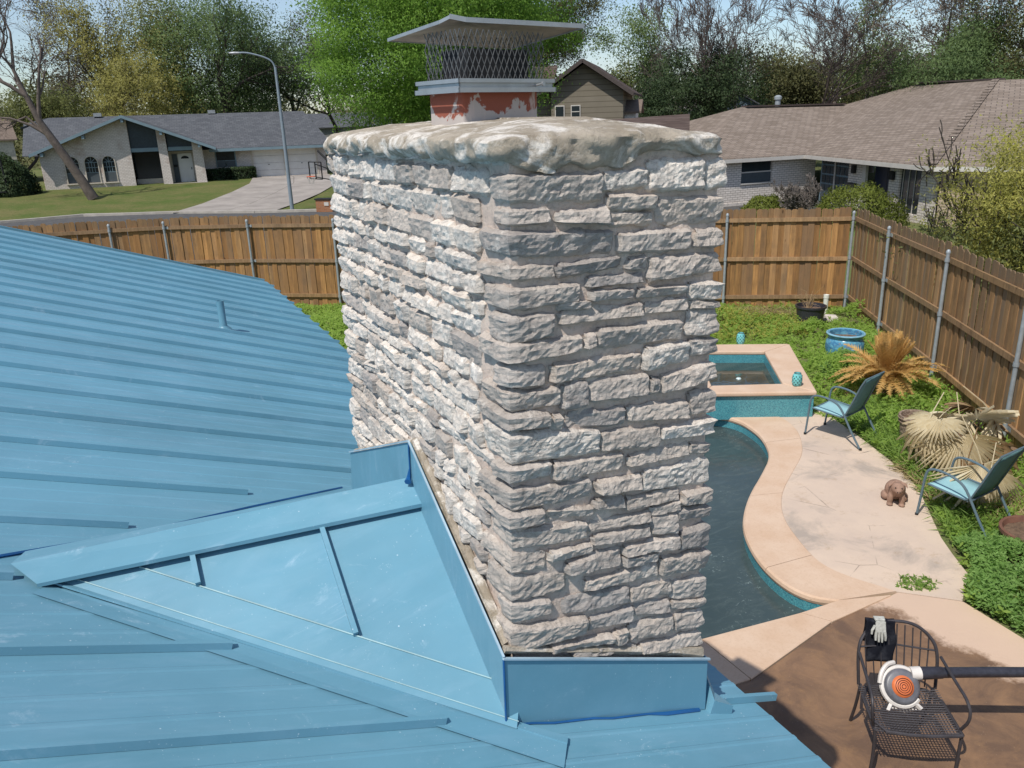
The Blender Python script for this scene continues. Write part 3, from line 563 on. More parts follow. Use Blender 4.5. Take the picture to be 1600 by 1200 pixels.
def stone_mesh(cols, p, seed, nv, rough=.006, tint=0, round_=.17):
    """cols: list of (bottom point, top point, outward normal, u in 0..1)"""
    b = MB(); nu = len(cols); H = (cols[0][1]-cols[0][0]).length; sv = Vector((seed*3.17, seed*1.31, seed*.77))
    Ltot = sum((cols[i+1][0]-cols[i][0]).length for i in range(nu-1)); acc = 0
    tilt = math.sin(seed*12.9)*.007; tiltv = math.sin(seed*7.7)*.006; knob = .5+.5*math.sin(seed*3.3)
    for i, (pb, pt, nn, _) in enumerate(cols):
        if i: acc += (cols[i][0]-cols[i-1][0]).length
        du = min(acc, Ltot-acc)
        for j in range(nv):
            t = j/(nv-1); P = pb.lerp(pt, t); dv = min(t, 1-t)*H
            eu = min(du/(H*round_), 1); ev = min(dv/(H*round_), 1)
            e = 1-max(0, math.hypot(1-eu, 1-ev))**2.2; e = max(e, 0)
            ed = noise.noise(P*26+sv)*.0075+noise.noise(P*70+sv)*.0035
            rnd = 0
            if eu < .5 and ev < .5: rnd = (.5-eu)*(.5-ev)*4*.010
            cen = (pb+pt)/2
            k = noise.noise(P*13+sv)*rough*1.0+(.35-abs(noise.noise(P*Vector((24, 24, 44))+sv)))*rough*1.3+(.3-abs(noise.noise(P*Vector((60, 60, 95))+sv)))*rough*.8
            off = p*(.22+.78*e)+k*e+tilt*(acc/Ltot-.5)*2*e+tiltv*(t-.5)*2*e
            P = P+nn*off+Vector((0, 0, 1))*(ed*(1-ev)*(1 if t > .5 else -1)-rnd*(1 if t > .5 else -1))
            if i in (0, nu-1): tan = (cols[1][0]-cols[0][0]).normalized() if i == 0 else (cols[-1][0]-cols[-2][0]).normalized(); P += tan*(ed*1.4+(rnd if i == 0 else -rnd))
            b.v.append(tuple(P))
    for i in range(nu-1):
        for j in range(nv-1): b.f.append((i*nv+j, (i+1)*nv+j, (i+1)*nv+j+1, i*nv+j+1)); b.mi.append(0)
    # skirt back into the mortar
    ring = [(i, 0) for i in range(nu)]+[(nu-1, j) for j in range(1, nv)]+[(i, nv-1) for i in range(nu-2, -1, -1)]+[(0, j) for j in range(nv-2, 0, -1)]
    base = len(b.v)
    for i, j in ring: nn = cols[i][2]; P = Vector(b.v[i*nv+j])-nn*.045; b.v.append(tuple(P))
    R_ = len(ring)
    for k in range(R_):
        l = (k+1) % R_; a, c_ = ring[k], ring[l]; b.f.append((a[0]*nv+a[1], base+k, base+l, c_[0]*nv+c_[1])); b.mi.append(0)
    return b
NF = Vector((0, -1, 0)); NL = Vector((-1, 0, 0)); NR = Vector((1, 0, 0)); NB = Vector((0, 1, 0))
YM = CY0+REC; XM = CX0+REC; XR = CX1-REC; YB = CY1-REC
stones = []; corner_spans = []; seed = 0
def prt(b, mat, far=False): return b.build('stone', mat, chim)
nst = 0
for off, TT in ((220, T1), (480, T2), (740, T3)):
    for (xl, tl, bl, xr, tr, brr, kind) in TT:
        seed += 1
        q = [cam_to_front(750+x/4, off+y/4) for x, y in ((xl, bl), (xl, tl), (xr, brr), (xr, tr))]
        (x0, z0b), (x0t, z0t), (x1, z1b), (x1t, z1t) = q
        z0t += .004; z1t += .004; z0b -= .003; z1b -= .003; x0 -= .003; x1 += .003
        p = random.uniform(.011, .027); w = x1-x0; N = max(5, int(w/.0085)); nv = max(7, int((z0t-z0b)/.0065))
        if kind == 1: x0 = XM
        if kind == 2: x1 = XR
        cols = []
        if kind == 1:
            Ls = random.uniform(.07, .19); ny = max(3, int(Ls/.016)); corner_spans.append((z0b-.008, z0t+.008, Ls))
            dzs = random.uniform(-.006, .006)
            for i in range(ny): y = YM+Ls*(1-i/ny); cols.append((Vector((XM, y, z0b+dzs*(1-i/ny))), Vector((XM, y, z0t-.004*(1-i/ny))), NL, 0))
            nnc = (NF+NL).normalized()*1.0; cols.append((Vector((XM, YM, z0b)), Vector((XM, YM, z0t)), nnc, 0))
        for i in range(1 if kind == 1 else 0, N+1):
            t = i/N; x = x0+(x1-x0)*t; cols.append((Vector((x, YM, z0b+(z1b-z0b)*t)), Vector((x, YM, z0t+(z1t-z0t)*t)), NF, 0))
        if kind == 2:
            cols.pop(); cols.append((Vector((XR, YM, z1b)), Vector((XR, YM, z1t)), (NF+NR).normalized()*1.2, 0))
            Ls = random.uniform(.06, .16)
            for i in range(1, 4): cols.append((Vector((XR, YM+Ls*i/3, z1b)), Vector((XR, YM+Ls*i/3, z1t)), NR, 0))
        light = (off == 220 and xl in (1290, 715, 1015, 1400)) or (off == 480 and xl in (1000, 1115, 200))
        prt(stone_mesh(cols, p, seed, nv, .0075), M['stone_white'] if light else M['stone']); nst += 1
# left face courses
z = 2.83; rows = []
while z < 4.395:
    h = random.choice((.040, .048, .055, .062, .07)); rows.append((z, min(z+h, 4.41))); z += h+.006
rest = []
left = []
for z0, z1 in rows:
    y = YM+.01
    L = [l for a, b_, l in corner_spans if a < z1-.006 and b_ > z0+.006]
    if L: y = YM+max(L)+.012
    while y < YB-.03:
        w = min(random.uniform(.07, .21), YB-y)
        if YB-(y+w) < .05: w = YB-y
        ym = y+w/2; zfl = (3.055+(ym-1.736)*.5725) if ym < 2.44 else (3.458-(ym-2.44)*.416)
        if z1 > zfl-.01: left.append((y, y+w-.006, z0, z1, ym))
        y += w
left.sort(key=lambda s_: s_[4])
NP = 298-nst
for i, (ya, yb, z0, z1, ym) in enumerate(left):
    seed += 1; dz = random.uniform(-.006, .006); dz2 = random.uniform(-.008, .008); N = max(5, int((yb-ya)/.011)); nv = max(6, int((z1-z0)/.008)); p = random.uniform(.008, .022)
    cols = []
    last = yb > YB-.02
    for k in range(N+1):
        t = k/N; yy = yb+(ya-yb)*t; d = dz*(1-t)+dz2*t; s_ = .004*random.random()
        cols.append((Vector((XM, yy, z0+d)), Vector((XM, yy, z1+d)), NL, 0))
    if last:
        cols = [(Vector((XM+.10, YB, z0+dz)), Vector((XM+.10, YB, z1+dz)), NB, 0), (Vector((XM, YB, z0+dz)), Vector((XM, YB, z1+dz)), (NB+NL).normalized()*1.2, 0)]+cols[1:]
    b = stone_mesh(cols, p, seed, nv, .007)
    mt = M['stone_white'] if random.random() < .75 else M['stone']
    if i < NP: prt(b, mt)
    else: rest.append(b)
# back and right faces, and the farthest stones of the left face, joined
def side(nn, a, c_, fx):
    global seed
    for z0, z1 in rows:
        u = a+random.uniform(0, .02)
        while u < c_-.03:
            w = min(random.uniform(.08, .22), c_-u); seed += 1; N = max(3, int(w/.03)); cols = []
            for k in range(N+1):
                t = k/N; uu = u+(w-.01)*t; pt = fx(uu); cols.append((Vector((*pt, z0)), Vector((*pt, z1)), nn, 0))
            if z1 > RZ(fx(u)[0]): rest.append(stone_mesh(cols, random.uniform(.008, .022), seed, 4, .006))
            u += w
side(NR, YM+.16, YB, lambda u: (XR, u)); side(NB, -XR, -(XM+.11), lambda u: (-u, YB))
ball = MB()
for r in rest:
    o = len(ball.v); ball.v += r.v; ball.f += [tuple(o+i for i in f) for f in r.f]; ball.mi += [0]*len(r.f)
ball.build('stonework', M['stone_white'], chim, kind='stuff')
# mortar core: a finely divided rough box
def rough_box(x0, x1, y0, y1, z0, z1, step, amp):
    b = MB()
    def wall(P0, du, dz_, nn, W_, H_):
        NX = int(W_/step)+1; NZ = int(H_/step)+1; o = len(b.v)
        for j in range(NZ+1):
            for i in range(NX+1):
                P = P0+du*(W_*i/NX)+dz_*(H_*j/NZ); e = 0 if i in (0, NX) else 1
                P = P+nn*(noise.noise(P*16)*amp+noise.noise(P*45)*amp*.5)*e; b.v.append(tuple(P))
        for j in range(NZ):
            for i in range(NX): a = o+j*(NX+1)+i; b.f.append((a, a+1, a+NX+2, a+NX+1)); b.mi.append(0)
    Z = Vector((0, 0, 1))
    wall(Vector((x0, y0, z0)), Vector((1, 0, 0)), Z, Vector((0, -1, 0)), x1-x0, z1-z0); wall(Vector((x1, y0, z0)), Vector((0, 1, 0)), Z, Vector((1, 0, 0)), y1-y0, z1-z0)
    wall(Vector((x1, y1, z0)), Vector((-1, 0, 0)), Z, Vector((0, 1, 0)), x1-x0, z1-z0); wall(Vector((x0, y1, z0)), Vector((0, -1, 0)), Z, Vector((-1, 0, 0)), y1-y0, z1-z0)
    return b
rough_box(XM, XR, YM, YB, 2.45, 4.41, .016, .008).build('mortar_core', M['mortar'], chim, smooth=True)
b = MB(); b.tube([(.80, 1.752, 3.068), (1.0, 1.757, 2.992), (1.2, 1.757, 2.915), (1.42, 1.755, 2.835), (1.51, 1.753, 2.80)], [.012, .010, .012, .016, .022], 6); b.tube([(.820, 1.77, 3.062), (.822, 2.0, 3.195), (.818, 2.2, 3.315), (.816, 2.44, 3.448), (.814, 2.7, 3.345), (.812, 2.95, 3.245), (.808, 3.28, 3.105)], [.014, .018, .015, .019, .014, .017, .014], 8)
b.v = [tuple(Vector(v)+Vector((noise.noise(Vector(v)*30), noise.noise(Vector(v)*30+Vector((9, 0, 0))), noise.noise(Vector(v)*30+Vector((0, 9, 0)))))*.008) for v in b.v]; b.build('mortar_fillet', M['crown'], chim, smooth=True)
# crown
b = MB(); NP_ = 520
def per(u):   # rounded rectangle perimeter, u in 0..1 -> point, normal
    x0, x1, y0, y1, r = CX0-.0, CX1+.0, CY0, CY1, .05
    segs = [((x0+r, y0), (x1-r, y0), (0, -1)), ((x1, y0+r), (x1, y1-r), (1, 0)), ((x1-r, y1), (x0+r, y1), (0, 1)), ((x0, y1-r), (x0, y0+r), (-1, 0))]
    cen = [(x1-r, y0+r), (x1-r, y1-r), (x0+r, y1-r), (x0+r, y0+r)]; a0s = [-90, 0, 90, 180]
    arc = math.pi*r/2; lens = []
    for s_ in segs: lens += [math.dist(s_[0], s_[1]), arc]
    L = sum(lens)*u; k = 0
    while L > lens[k] and k < 7: L -= lens[k]; k += 1
    if k % 2 == 0: s_ = segs[k//2]; t = L/lens[k]; return Vector((s_[0][0]+(s_[1][0]-s_[0][0])*t, s_[0][1]+(s_[1][1]-s_[0][1])*t, 0)), Vector((*s_[2], 0))
    a = rad(a0s[k//2]+90*L/arc); c_ = cen[k//2]; nn = Vector((math.cos(a), math.sin(a), 0)); return Vector((c_[0], c_[1], 0))+nn*r, nn
rings = [(-.06, 4.400), (-.02, 4.396), (.002, 4.396), (.010, 4.400), (.015, 4.407), (.018, 4.414), (.020, 4.422), (.020, 4.430), (.018, 4.438), (.015, 4.446), (.008, 4.453), (-.003, 4.458), (-.015, 4.462), (-.03, 4.465), (-.06, 4.468), (-.11, 4.478), (-.17, 4.486), (-.24, 4.492), (-.30, 4.496)]
cen_ = Vector(((CX0+CX1)/2, 0, 0))
for ri, (o, z_) in enumerate(rings):
    for k in range(NP_):
        P, nn = per(k/NP_); inn = max(0, -o)/.30
        if inn > 0:
            tgt = Vector(((CX0+CX1)/2, min(max(P.y, CY0+.35), CY1-.35), 0)); Q = P.lerp(tgt, min(inn, 1)*.97)
        else: Q = P+nn*o
        drip = 0
        if ri < 9: drip = (noise.noise(Vector((P.x*5, P.y*5, 3)))*.024+noise.noise(Vector((P.x*15, P.y*15, 9)))*.016+(.3-abs(noise.noise(Vector((P.x*34, P.y*34, 4)))))*.012)*(1-ri/9)
        low = -.026*math.exp(-((P.x-.93)/.07)**4)*(1-ri/9) if P.y < CY0+.1 and ri < 9 else 0
        low += -.030*math.exp(-((P.x-1.12)/.10)**4)*(1-ri/9) if P.y < CY0+.1 and ri < 9 else 0
        zz = z_+drip+low-.022*ss(Q.x, 1.2, 1.55)*(1 if ri > 8 else .4)
        w = 1 if ri < 13 else .5
        q = Q+nn*(noise.noise(Vector((Q.x*7, Q.y*7, zz*14)))*.016+noise.noise(Vector((Q.x*22, Q.y*22, zz*36)))*.013+(.3-abs(noise.noise(Vector((Q.x*50, Q.y*50, zz*70)))))*.009)*w*(1 if inn == 0 else .2)
        b.v.append((q.x, q.y, zz+(noise.noise(Vector((Q.x*12, Q.y*12, 0)))*.006+noise.noise(Vector((Q.x*38, Q.y*38, 5)))*.004)*(1 if ri > 8 else 0)))
for i in range(len(rings)-1):
    for k in range(NP_): l = (k+1) % NP_; b.f.append((i*NP_+k, i*NP_+l, (i+1)*NP_+l, (i+1)*NP_+k)); b.mi.append(0)
b.f.append(tuple((len(rings)-1)*NP_+k for k in range(NP_))); b.mi.append(0)
b.build('crown', M['crown'], chim, smooth=True)
# the front left arris leans a little: taper the masonry to the measured edge
for o in chim.children:
    w_ = .55 if o.name.startswith('crown') else 1.; me = o.data; co = np.empty(len(me.vertices)*3, np.float32); me.vertices.foreach_get('co', co); co = co.reshape(-1, 3)
    s_ = (.010+.034*np.clip((co[:, 2]-3.0)/1.2, 0, 1.05))*w_; co[:, 0] += np.clip((CX1-co[:, 0])/.7, 0, 1.05)*s_*np.clip(1-(co[:, 1]-CY0)/1.5, 0, 1)
    if not o.name.startswith('mortar_fillet'): me.vertices.foreach_set('co', co.ravel()); me.update()
# flue and cap (turned about 15 degrees)
n = NT('smeared_clay_flue'); V = n.vec(coord='World'); sx = n.add('ShaderNodeSeparateXYZ'); n.l.new(n.geo().outputs['Position'], sx.inputs[0])
hz = n.ramp(sx.outputs[2], 4.47, 4.57, .62, -.22); k_ = n.math('ADD', n.ramp(n.noise(11, n.vec((1, 1, .8), 'World'), 6, .6, .5), .3, .7), hz)
c = n.mix(n.ramp(k_, .55, .62), (.26, .075, .045), (.44, .39, .36)); c = n.mix(n.ramp(n.noise(30, n.vec((1, 1, .25), 'World'), 4), .6, .68, 0, .8), c, (.50, .42, .38)); n.fin(c, .85); n.bump(n.noise(50, V, 5), .3, .004); M['flue'] = n.m
FD = Vector((.966, .258, 0)); FP = Vector((-.258, .966, 0)); F0 = Vector((1.01, 2.37, 0)); FW, FDp = .392, .215
def fl(u, v, z_): return F0+FD*(u*FW)+FP*(v*FDp)+Vector((0, 0, z_))
b = MB(); e = .075
o4 = [(e, e*1.6), (1-e*1.55, e*1.6), (1-e*1.55, 1-e), (e, 1-e)]
P = [fl(u, v, 4.40) for u, v in o4]+[fl(u, v, 4.60) for u, v in o4]; b.hexa(P); b.build('flue_tile', M['flue'], chim, bev=.008)
capo = thing('chimney_cap', 'galvanised chimney cap with diamond mesh sides and warped lid on the clay flue', 'chimney cap')
M['zinc'] = simple('dull_galvanised_sheet', (.40, .41, .42), .42, .12, 15, .6, .1)
M['zinc_rust'] = simple('stained_lid_underside', (.33, .29, .26), .6, .35, 12, .3)
def strip(z0, z1, out, name):
    b = MB(); o_ = out; C4 = [(-o_/FW, -o_/FDp), (1+o_/FW, -o_/FDp), (1+o_/FW, 1+o_/FDp), (-o_/FW, 1+o_/FDp)]
    for k in range(4):
        a, c_ = C4[k], C4[(k+1) % 4]; p0, p1 = fl(*a, 0), fl(*c_, 0); inn = (Vector((0, 0, 1)).cross(p1-p0)).normalized()*.004
        b.hexa([p0+Vector((0, 0, z0)), p1+Vector((0, 0, z0)), p1+inn+Vector((0, 0, z0)), p0+inn+Vector((0, 0, z0)), p0+Vector((0, 0, z1)), p1+Vector((0, 0, z1)), p1+inn+Vector((0, 0, z1)), p0+inn+Vector((0, 0, z1))])
    return b.build(name, M['zinc'], capo)
strip(4.576, 4.590, .008, 'tray_lip'); strip(4.588, 4.606, .0, 'tray'); strip(4.604, 4.616, .006, 'tray_rim')
b = MB(); b.hexa([fl(u, v, 4.603) for u, v in ((.0, .0), (1., .0), (1., .12), (.0, .12))]+[fl(u, v, 4.607) for u, v in ((.0, .0), (1., .0), (1., .12), (.0, .12))])
for uv in (((0, .88), (1, .88), (1, 1), (0, 1)), ((0, .12), (.1, .12), (.1, .88), (0, .88)), ((.9, .12), (1, .12), (1, .88), (.9, .88))): b.hexa([fl(u, v, 4.603) for u, v in uv]+[fl(u, v, 4.607) for u, v in uv])
b.build('tray_flange', M['zinc'], capo)
b = MB(); pt = fl(.80, 0, 4.596); b.tube([pt, pt-FP*.035+Vector((0, 0, .004))], .0035, 8); b.tube([pt-FP*.034+Vector((0, 0, .004)), pt-FP*.040+Vector((0, 0, .004))], .007, 8); b.build('screw', M['zinc'], capo)
M['dark'] = simple('soot_black', (.012, .012, .013), .8)
b = MB(); ii = [(.18, .2), (.82, .2), (.82, .8), (.18, .8)]; b.hexa([fl(u, v, 4.60) for u, v in ii]+[fl(u, v, 4.705) for u, v in ii]); b.build('inner_flue_collar', M['dark'], capo)
# expanded mesh: real wires
lidc = [Vector((1.004, 2.418, 4.784)), Vector((1.50, 2.46, 4.776)), Vector((1.432, 2.85, 4.744)), Vector((.926, 2.75, 4.756))]
b = MB(); mi_ = [(.06, .08), (.94, .08), (.94, .92), (.06, .92)]
for k in range(4):
    a, c_ = mi_[k], mi_[(k+1) % 4]; P0, P1 = fl(*a, 0), fl(*c_, 0); Lm = (P1-P0).length; ncell = max(4, round(Lm/.0235)); zb, zt = 4.607, 4.757; ht = zt-zb; rowsn = 3; cw = Lm/ncell
    for i in range(ncell):
        for r in range(rowsn*2):
            za, zc = zb+ht*r/(rowsn*2), zb+ht*(r+1)/(rowsn*2); x0, x1 = (i, i+.5) if r % 2 == 0 else (i+.5, i)
            for s_ in (0, 1):
                xa, xb = (x0, x1) if s_ == 0 else ((x0+(0 if r % 2 == 0 else 0)), (x0-.5 if r % 2 == 0 else x0+.5))
                if s_ == 1 and r % 2 == 0: xa, xb = i+1, i+.5
                if s_ == 1 and r % 2 == 1: xa, xb = i+.5, i+1
                pa = P0+(P1-P0)*(xa/ncell)+Vector((0, 0, za)); pb = P0+(P1-P0)*(xb/ncell)+Vector((0, 0, zc)); b.bar(pa, pb, .0018, .0018)
b.build('wire_mesh', simple('dull_wire', (.14, .14, .14), .5, .2, 30, .3), capo, kind='stuff')
# lid: shallow hipped sheet with turned down edges
b = MB(); ctr = sum(lidc, Vector())/4+Vector((0, 0, .020)); N = 8
loop = []
for k in range(4):
    for i in range(N): loop.append(lidc[k].lerp(lidc[(k+1) % 4], i/N))
loop[0] += Vector((.012, .012, .008))
for p in loop: b.v.append(tuple(p+Vector((0, 0, .0))))
for p in loop: b.v.append(tuple(p.lerp(ctr, .5)+Vector((0, 0, .004))))
b.v.append(tuple(ctr)); ci = len(b.v)-1; K4 = 4*N
for i in range(K4): j = (i+1) % K4; b.f += [(i, j, K4+j, K4+i), (K4+i, K4+j, ci)]; b.mi += [0, 0]
o = b.build('lid', M['zinc_rust'], capo)
md = o.modifiers.new('t', 'SOLIDIFY'); md.thickness = .003
b = MB()
for i in range(K4):
    j = (i+1) % K4; p, q = loop[i], loop[j]; oc = (p-ctr); oc.z = 0; oc.normalize(); od = (q-ctr); od.z = 0; od.normalize()
    hgt = .014 if i < N else .010
    b.hexa([p+oc*.004-Vector((0, 0, .006)), q+od*.004-Vector((0, 0, .006)), q+od*.001-Vector((0, 0, .006)), p+oc*.001-Vector((0, 0, .006)), p+oc*.004+Vector((0, 0, hgt-.006)), q+od*.004+Vector((0, 0, hgt-.006)), q+od*.001+Vector((0, 0, hgt-.006)), p+oc*.001+Vector((0, 0, hgt-.006))])
b.build('lid_edge', M['zinc'], capo)
# ================================================================== FENCES
def picket_meshes(mat, n=4, w=.138, h=2.33):
    out = []
    for i in range(n):
        b = MB(); t = .016; ww = w*random.uniform(.93, 1.02); hh = h+random.uniform(-.02, .02); c_ = .03; j = random.uniform(-.006, .006)
        pts = [(-ww/2, 0, .03), (ww/2, 0, .03), (ww/2+j, 0, hh-c_), (ww/2-c_+j, 0, hh), (-ww/2+c_+j, 0, hh), (-ww/2+j, 0, hh-c_)]
        b.extr(pts, (0, t, 0)); out.append(b.build('picket', mat, data_only=True))
    return out
railm = {}
def fence(name, label, pts, mat, post_every, gap_side, posts, vis):
    f = thing(name, label, 'fence')
    pm = picket_meshes(mat); postme = MB().lathe([(.001, 0), (.03, 0), (.03, 2.2), (.036, 2.2), (.036, 2.235), (.018, 2.26), (.001, 2.265)], 12).build('post', M['galv'], data_only=True, smooth=True)
    brk = MB().lathe([(.036, -.03), (.040, -.03), (.040, .03), (.036, .03)], 12).box((.05, .045, 0), (.10, .02, .06)).build('bracket', M['galv'], data_only=True)
    for i in range(len(pts)-1):
        a, c_ = Vector((*pts[i], 0)), Vector((*pts[i+1], 0)); d = c_-a; L = d.length; d.normalize(); nn = Vector((-d.y, d.x, 0)); ang = math.atan2(d.y, d.x); n = max(1, int(L/.128))
        for k in range(n):
            t = (k+.5)/n; off = .02+(.017 if (k % 2) else 0)+random.uniform(0, .003); p = a+d*(L*t)+nn*off*gap_side
            link('picket', random.choice(pm), f, (p.x, p.y, random.uniform(-.012, .012)), (random.uniform(-.004, .004), random.uniform(-.006, .006), ang))
        for z in (.30, 1.20, 2.09):
            b = MB(); m_ = a-nn*.0*gap_side
            b.bar(a+Vector((0, 0, z)), c_+Vector((0, 0, z+random.uniform(-.01, .01))), .038, .088); 
            o = b.build('rail', M['rail'], f)
        if i in posts or True:
            pp_ = a-nn*.055*gap_side
            po = link('post', postme, f, (pp_.x, pp_.y, 0), (random.uniform(-.006, .006), random.uniform(-.006, .006), 0))
            for z in (.30, 1.20, 2.09): link('bracket', brk, po, (0, 0, z), (0, 0, ang))
    return f
LF = [(-14.5, 20.2), (-12.2, 21.4), (-9.8, 22.4), (-7.4, 23.1), (-4.9, 23.5), (-2.45, 23.5), (-.03, 22.95), (1.24, 22.6), (3.15, 21.5), (4.98, 20.1), (6.9, 18.75), (8.85, 17.35), (10.8, 15.95), (12.72, 14.55), (14.98, 13.02)]
RF = [(15.10, 13.0), (13.64, 10.84), (12.05, 8.42), (10.43, 6.10), (8.95, 4.0), (7.5, 1.9), (6.0, -.2)]
fence('wooden_fence', 'golden brown cedar picket fence along the street at the back of the yard', LF, M['picket'], 2.4, 1, [], None)
fence('wooden_fence', 'weathered brown picket fence on steel posts beside the dead palm and the pool deck', RF, M['picket_r'], 2.4, 1, [], None)
# ================================================================== YARD THINGS
M['frame'] = simple('teal_grey_powder_coat', (.10, .15, .18), .4, .1, 10); n = NT('sling_fabric')
V = n.vec((1, 1, 1)); c = n.mix(n.ramp(n.noise(3, V, 4), .3, .7), (.10, .215, .235), (.13, .26, .28)); n.fin(c, .75); n.bump(n.noise(260, V, 2), .3, .002); M['sling'] = n.m
M['seat_fabric'] = simple('pale_aqua_seat_fabric', (.27, .47, .50), .7, .08, 6)
def sling_chair(loc, rz, label):
    t = thing('sling_chair', label, 'chair', loc, rz, 'aqua sling chairs on the pool deck')
    W_ = .27
    for s_ in (-1, 1):
        x = s_*W_; arm = [(x, .33, 0), (x, .305, .30), (x, .29, .55), (x, .25, .61), (x, .15, .63), (x, -.02, .61), (x, -.14, .555), (x*1.0, -.22, .44), (x, -.36, .20), (x, -.50, 0)]
        b = MB(); b.tube(sm3(arm), .0145, 8); b.build('side_frame', M['frame'], t, smooth=True)
        b = MB(); b.tube([(x*.93, .26, .42), (x*.93, .0, .40), (x*.93, -.16, .39), (x*.93, -.22, .42), (x*.93, -.30, .62), (x*.93, -.40, .88), (x*.93, -.46, 1.0)], .012, 8); b.build('seat_rail', M['frame'], t, smooth=True)
        for yy_ in (.33, -.50): b = MB(); b.lathe([(.001, 0), (.019, 0), (.019, .03), (.012, .03)], 10, (x, yy_, 0)); b.build('foot_cap', M['dark'], t)
    b = MB(); Np = 7
    rows_ = [(.26, .425), (.20, .415), (.10, .405), (0, .395), (-.10, .388), (-.18, .392)]
    for i, (y, z_) in enumerate(rows_):
        for k in range(5): x = -.24+.12*k; b.v.append((x, y, z_-.012*(1-abs(x/.24)**2)))
    for i in range(len(rows_)-1):
        for k in range(4): b.f.append((i*5+k, (i+1)*5+k, (i+1)*5+k+1, i*5+k+1)); b.mi.append(0)
    o = b.build('seat', M['seat_fabric'], t, smooth=True); md = o.modifiers.new('t', 'SOLIDIFY'); md.thickness = .006
    b = MB(); rows_ = [(-.215, .42), (-.25, .52), (-.30, .64), (-.35, .77), (-.405, .90), (-.455, 1.0)]
    for i, (y, z_) in enumerate(rows_):
        for k in range(5): x = -.24+.12*k; b.v.append((x, y-.018*(1-abs(x/.24)**2), z_))
    for i in range(len(rows_)-1):
        for k in range(4): b.f.append((i*5+k, (i+1)*5+k, (i+1)*5+k+1, i*5+k+1)); b.mi.append(0)
    o = b.build('backrest', M['sling'], t, smooth=True); md = o.modifiers.new('t', 'SOLIDIFY'); md.thickness = .006
    b = MB()
    for y, z_ in ((.255, .41), (-.19, .385), (-.46, 1.0)): b.tube([(-.25, y, z_), (.25, y, z_)], .012, 8)
    b.tube([(-W_, -.235, .41), (W_, -.235, .41)], .011, 8); b.build('cross_bar', M['frame'], t, smooth=True, kind='stuff')
    return t
def sm3(pts, it=2):
    pts = [Vector(p) for p in pts]
    for _ in range(it):
        o = [pts[0]]
        for i in range(len(pts)-1): a, c_ = pts[i], pts[i+1]; o += [a.lerp(c_, .25), a.lerp(c_, .75)]
        pts = o+[pts[-1]]
    return pts
sling_chair((8.81, 7.54, .028), rad(13.6), 'aqua sling chair between the spa and the brown sago palm')
sling_chair((8.03, 5.08, .02), rad(6), 'aqua sling chair in front of the dead fan palm, right of the pig ornament')
# wrought iron chair
M['iron'] = simple('dark_iron', (.055, .05, .055), .55, .2, 20, .3, .2)
ic = thing('iron_patio_chair', 'dark wrought iron armchair with spindle back on the stained brown patio', 'chair', (4.47, 2.98, .022), rad(146))
W2 = .28
for s_ in (-1, 1):
    b = MB(); b.tube(sm3([(s_*W2, .24, .0), (s_*W2*.97, .25, .22), (s_*W2, .24, .43)]), .012, 8); b.build('front_leg', M['iron'], ic, smooth=True)
    b = MB(); b.tube(sm3([(s_*W2*.9, -.34, .0), (s_*W2*.9, -.26, .22), (s_*W2*.9, -.22, .43)]), .012, 8); b.build('rear_leg', M['iron'], ic, smooth=True)
    b = MB(); b.tube(sm3([(s_*W2, .20, .43), (s_*W2*1.12, .25, .56), (s_*W2*1.1, .20, .66), (s_*W2*1.05, .0, .67), (s_*W2*1.0, -.24, .69)]), .011, 8); b.build('arm', M['iron'], ic, smooth=True)
b = MB(); b.tube(sm3([(-W2, .25, .43), (0, .285, .43), (W2, .25, .43), (W2*.95, -.2, .42), (0, -.24, .42), (-W2*.95, -.2, .42), (-W2, .25, .43)], 1), .013, 8); b.build('seat_frame', M['iron'], ic, smooth=True)
b = MB()
for i in range(24):
    x = -W2+.02+(2*W2-.04)*i/23; yf = .268+.015*(1-(x/W2)**2); b.tube([(x, yf, .428), (x, .12, .418), (x, -.05, .414), (x, -.215, .422)], .0042, 4)
for i in range(20):
    y = .25-.45*i/19; b.tube([(-W2, y, .430), (-.12, y, .420), (.12, y, .420), (W2, y, .430)], .0042, 4)
b.build('seat_mesh', M['iron'], ic, kind='stuff')
arch = sm3([(-W2*.95, -.22, .43), (-W2*1.0, -.29, .70), (-W2*.8, -.35, .80), (-.1, -.38, .88), (.1, -.38, .88), (W2*.8, -.35, .80), (W2*1.0, -.29, .70), (W2*.95, -.22, .43)], 3)
b = MB(); b.tube(arch, .012, 8); b.build('back_frame', M['iron'], ic, smooth=True)
for i in range(9):
    x = -.22+.055*i; zt = .865-.75*abs(x)**1.6; b = MB(); yb = -.235; b.tube(sm3([(x*.9, yb, .43), (x, -.31, .66), (x, -.22-(zt-.43)*.34, zt)]), .005, 6); b.build('spindle', M['iron'], ic, smooth=True)
b = MB(); b.tube([(-.262, -.30, .70), (0, -.335, .71), (.262, -.30, .70)], .007, 6); b.build('back_rail', M['iron'], ic, smooth=True)
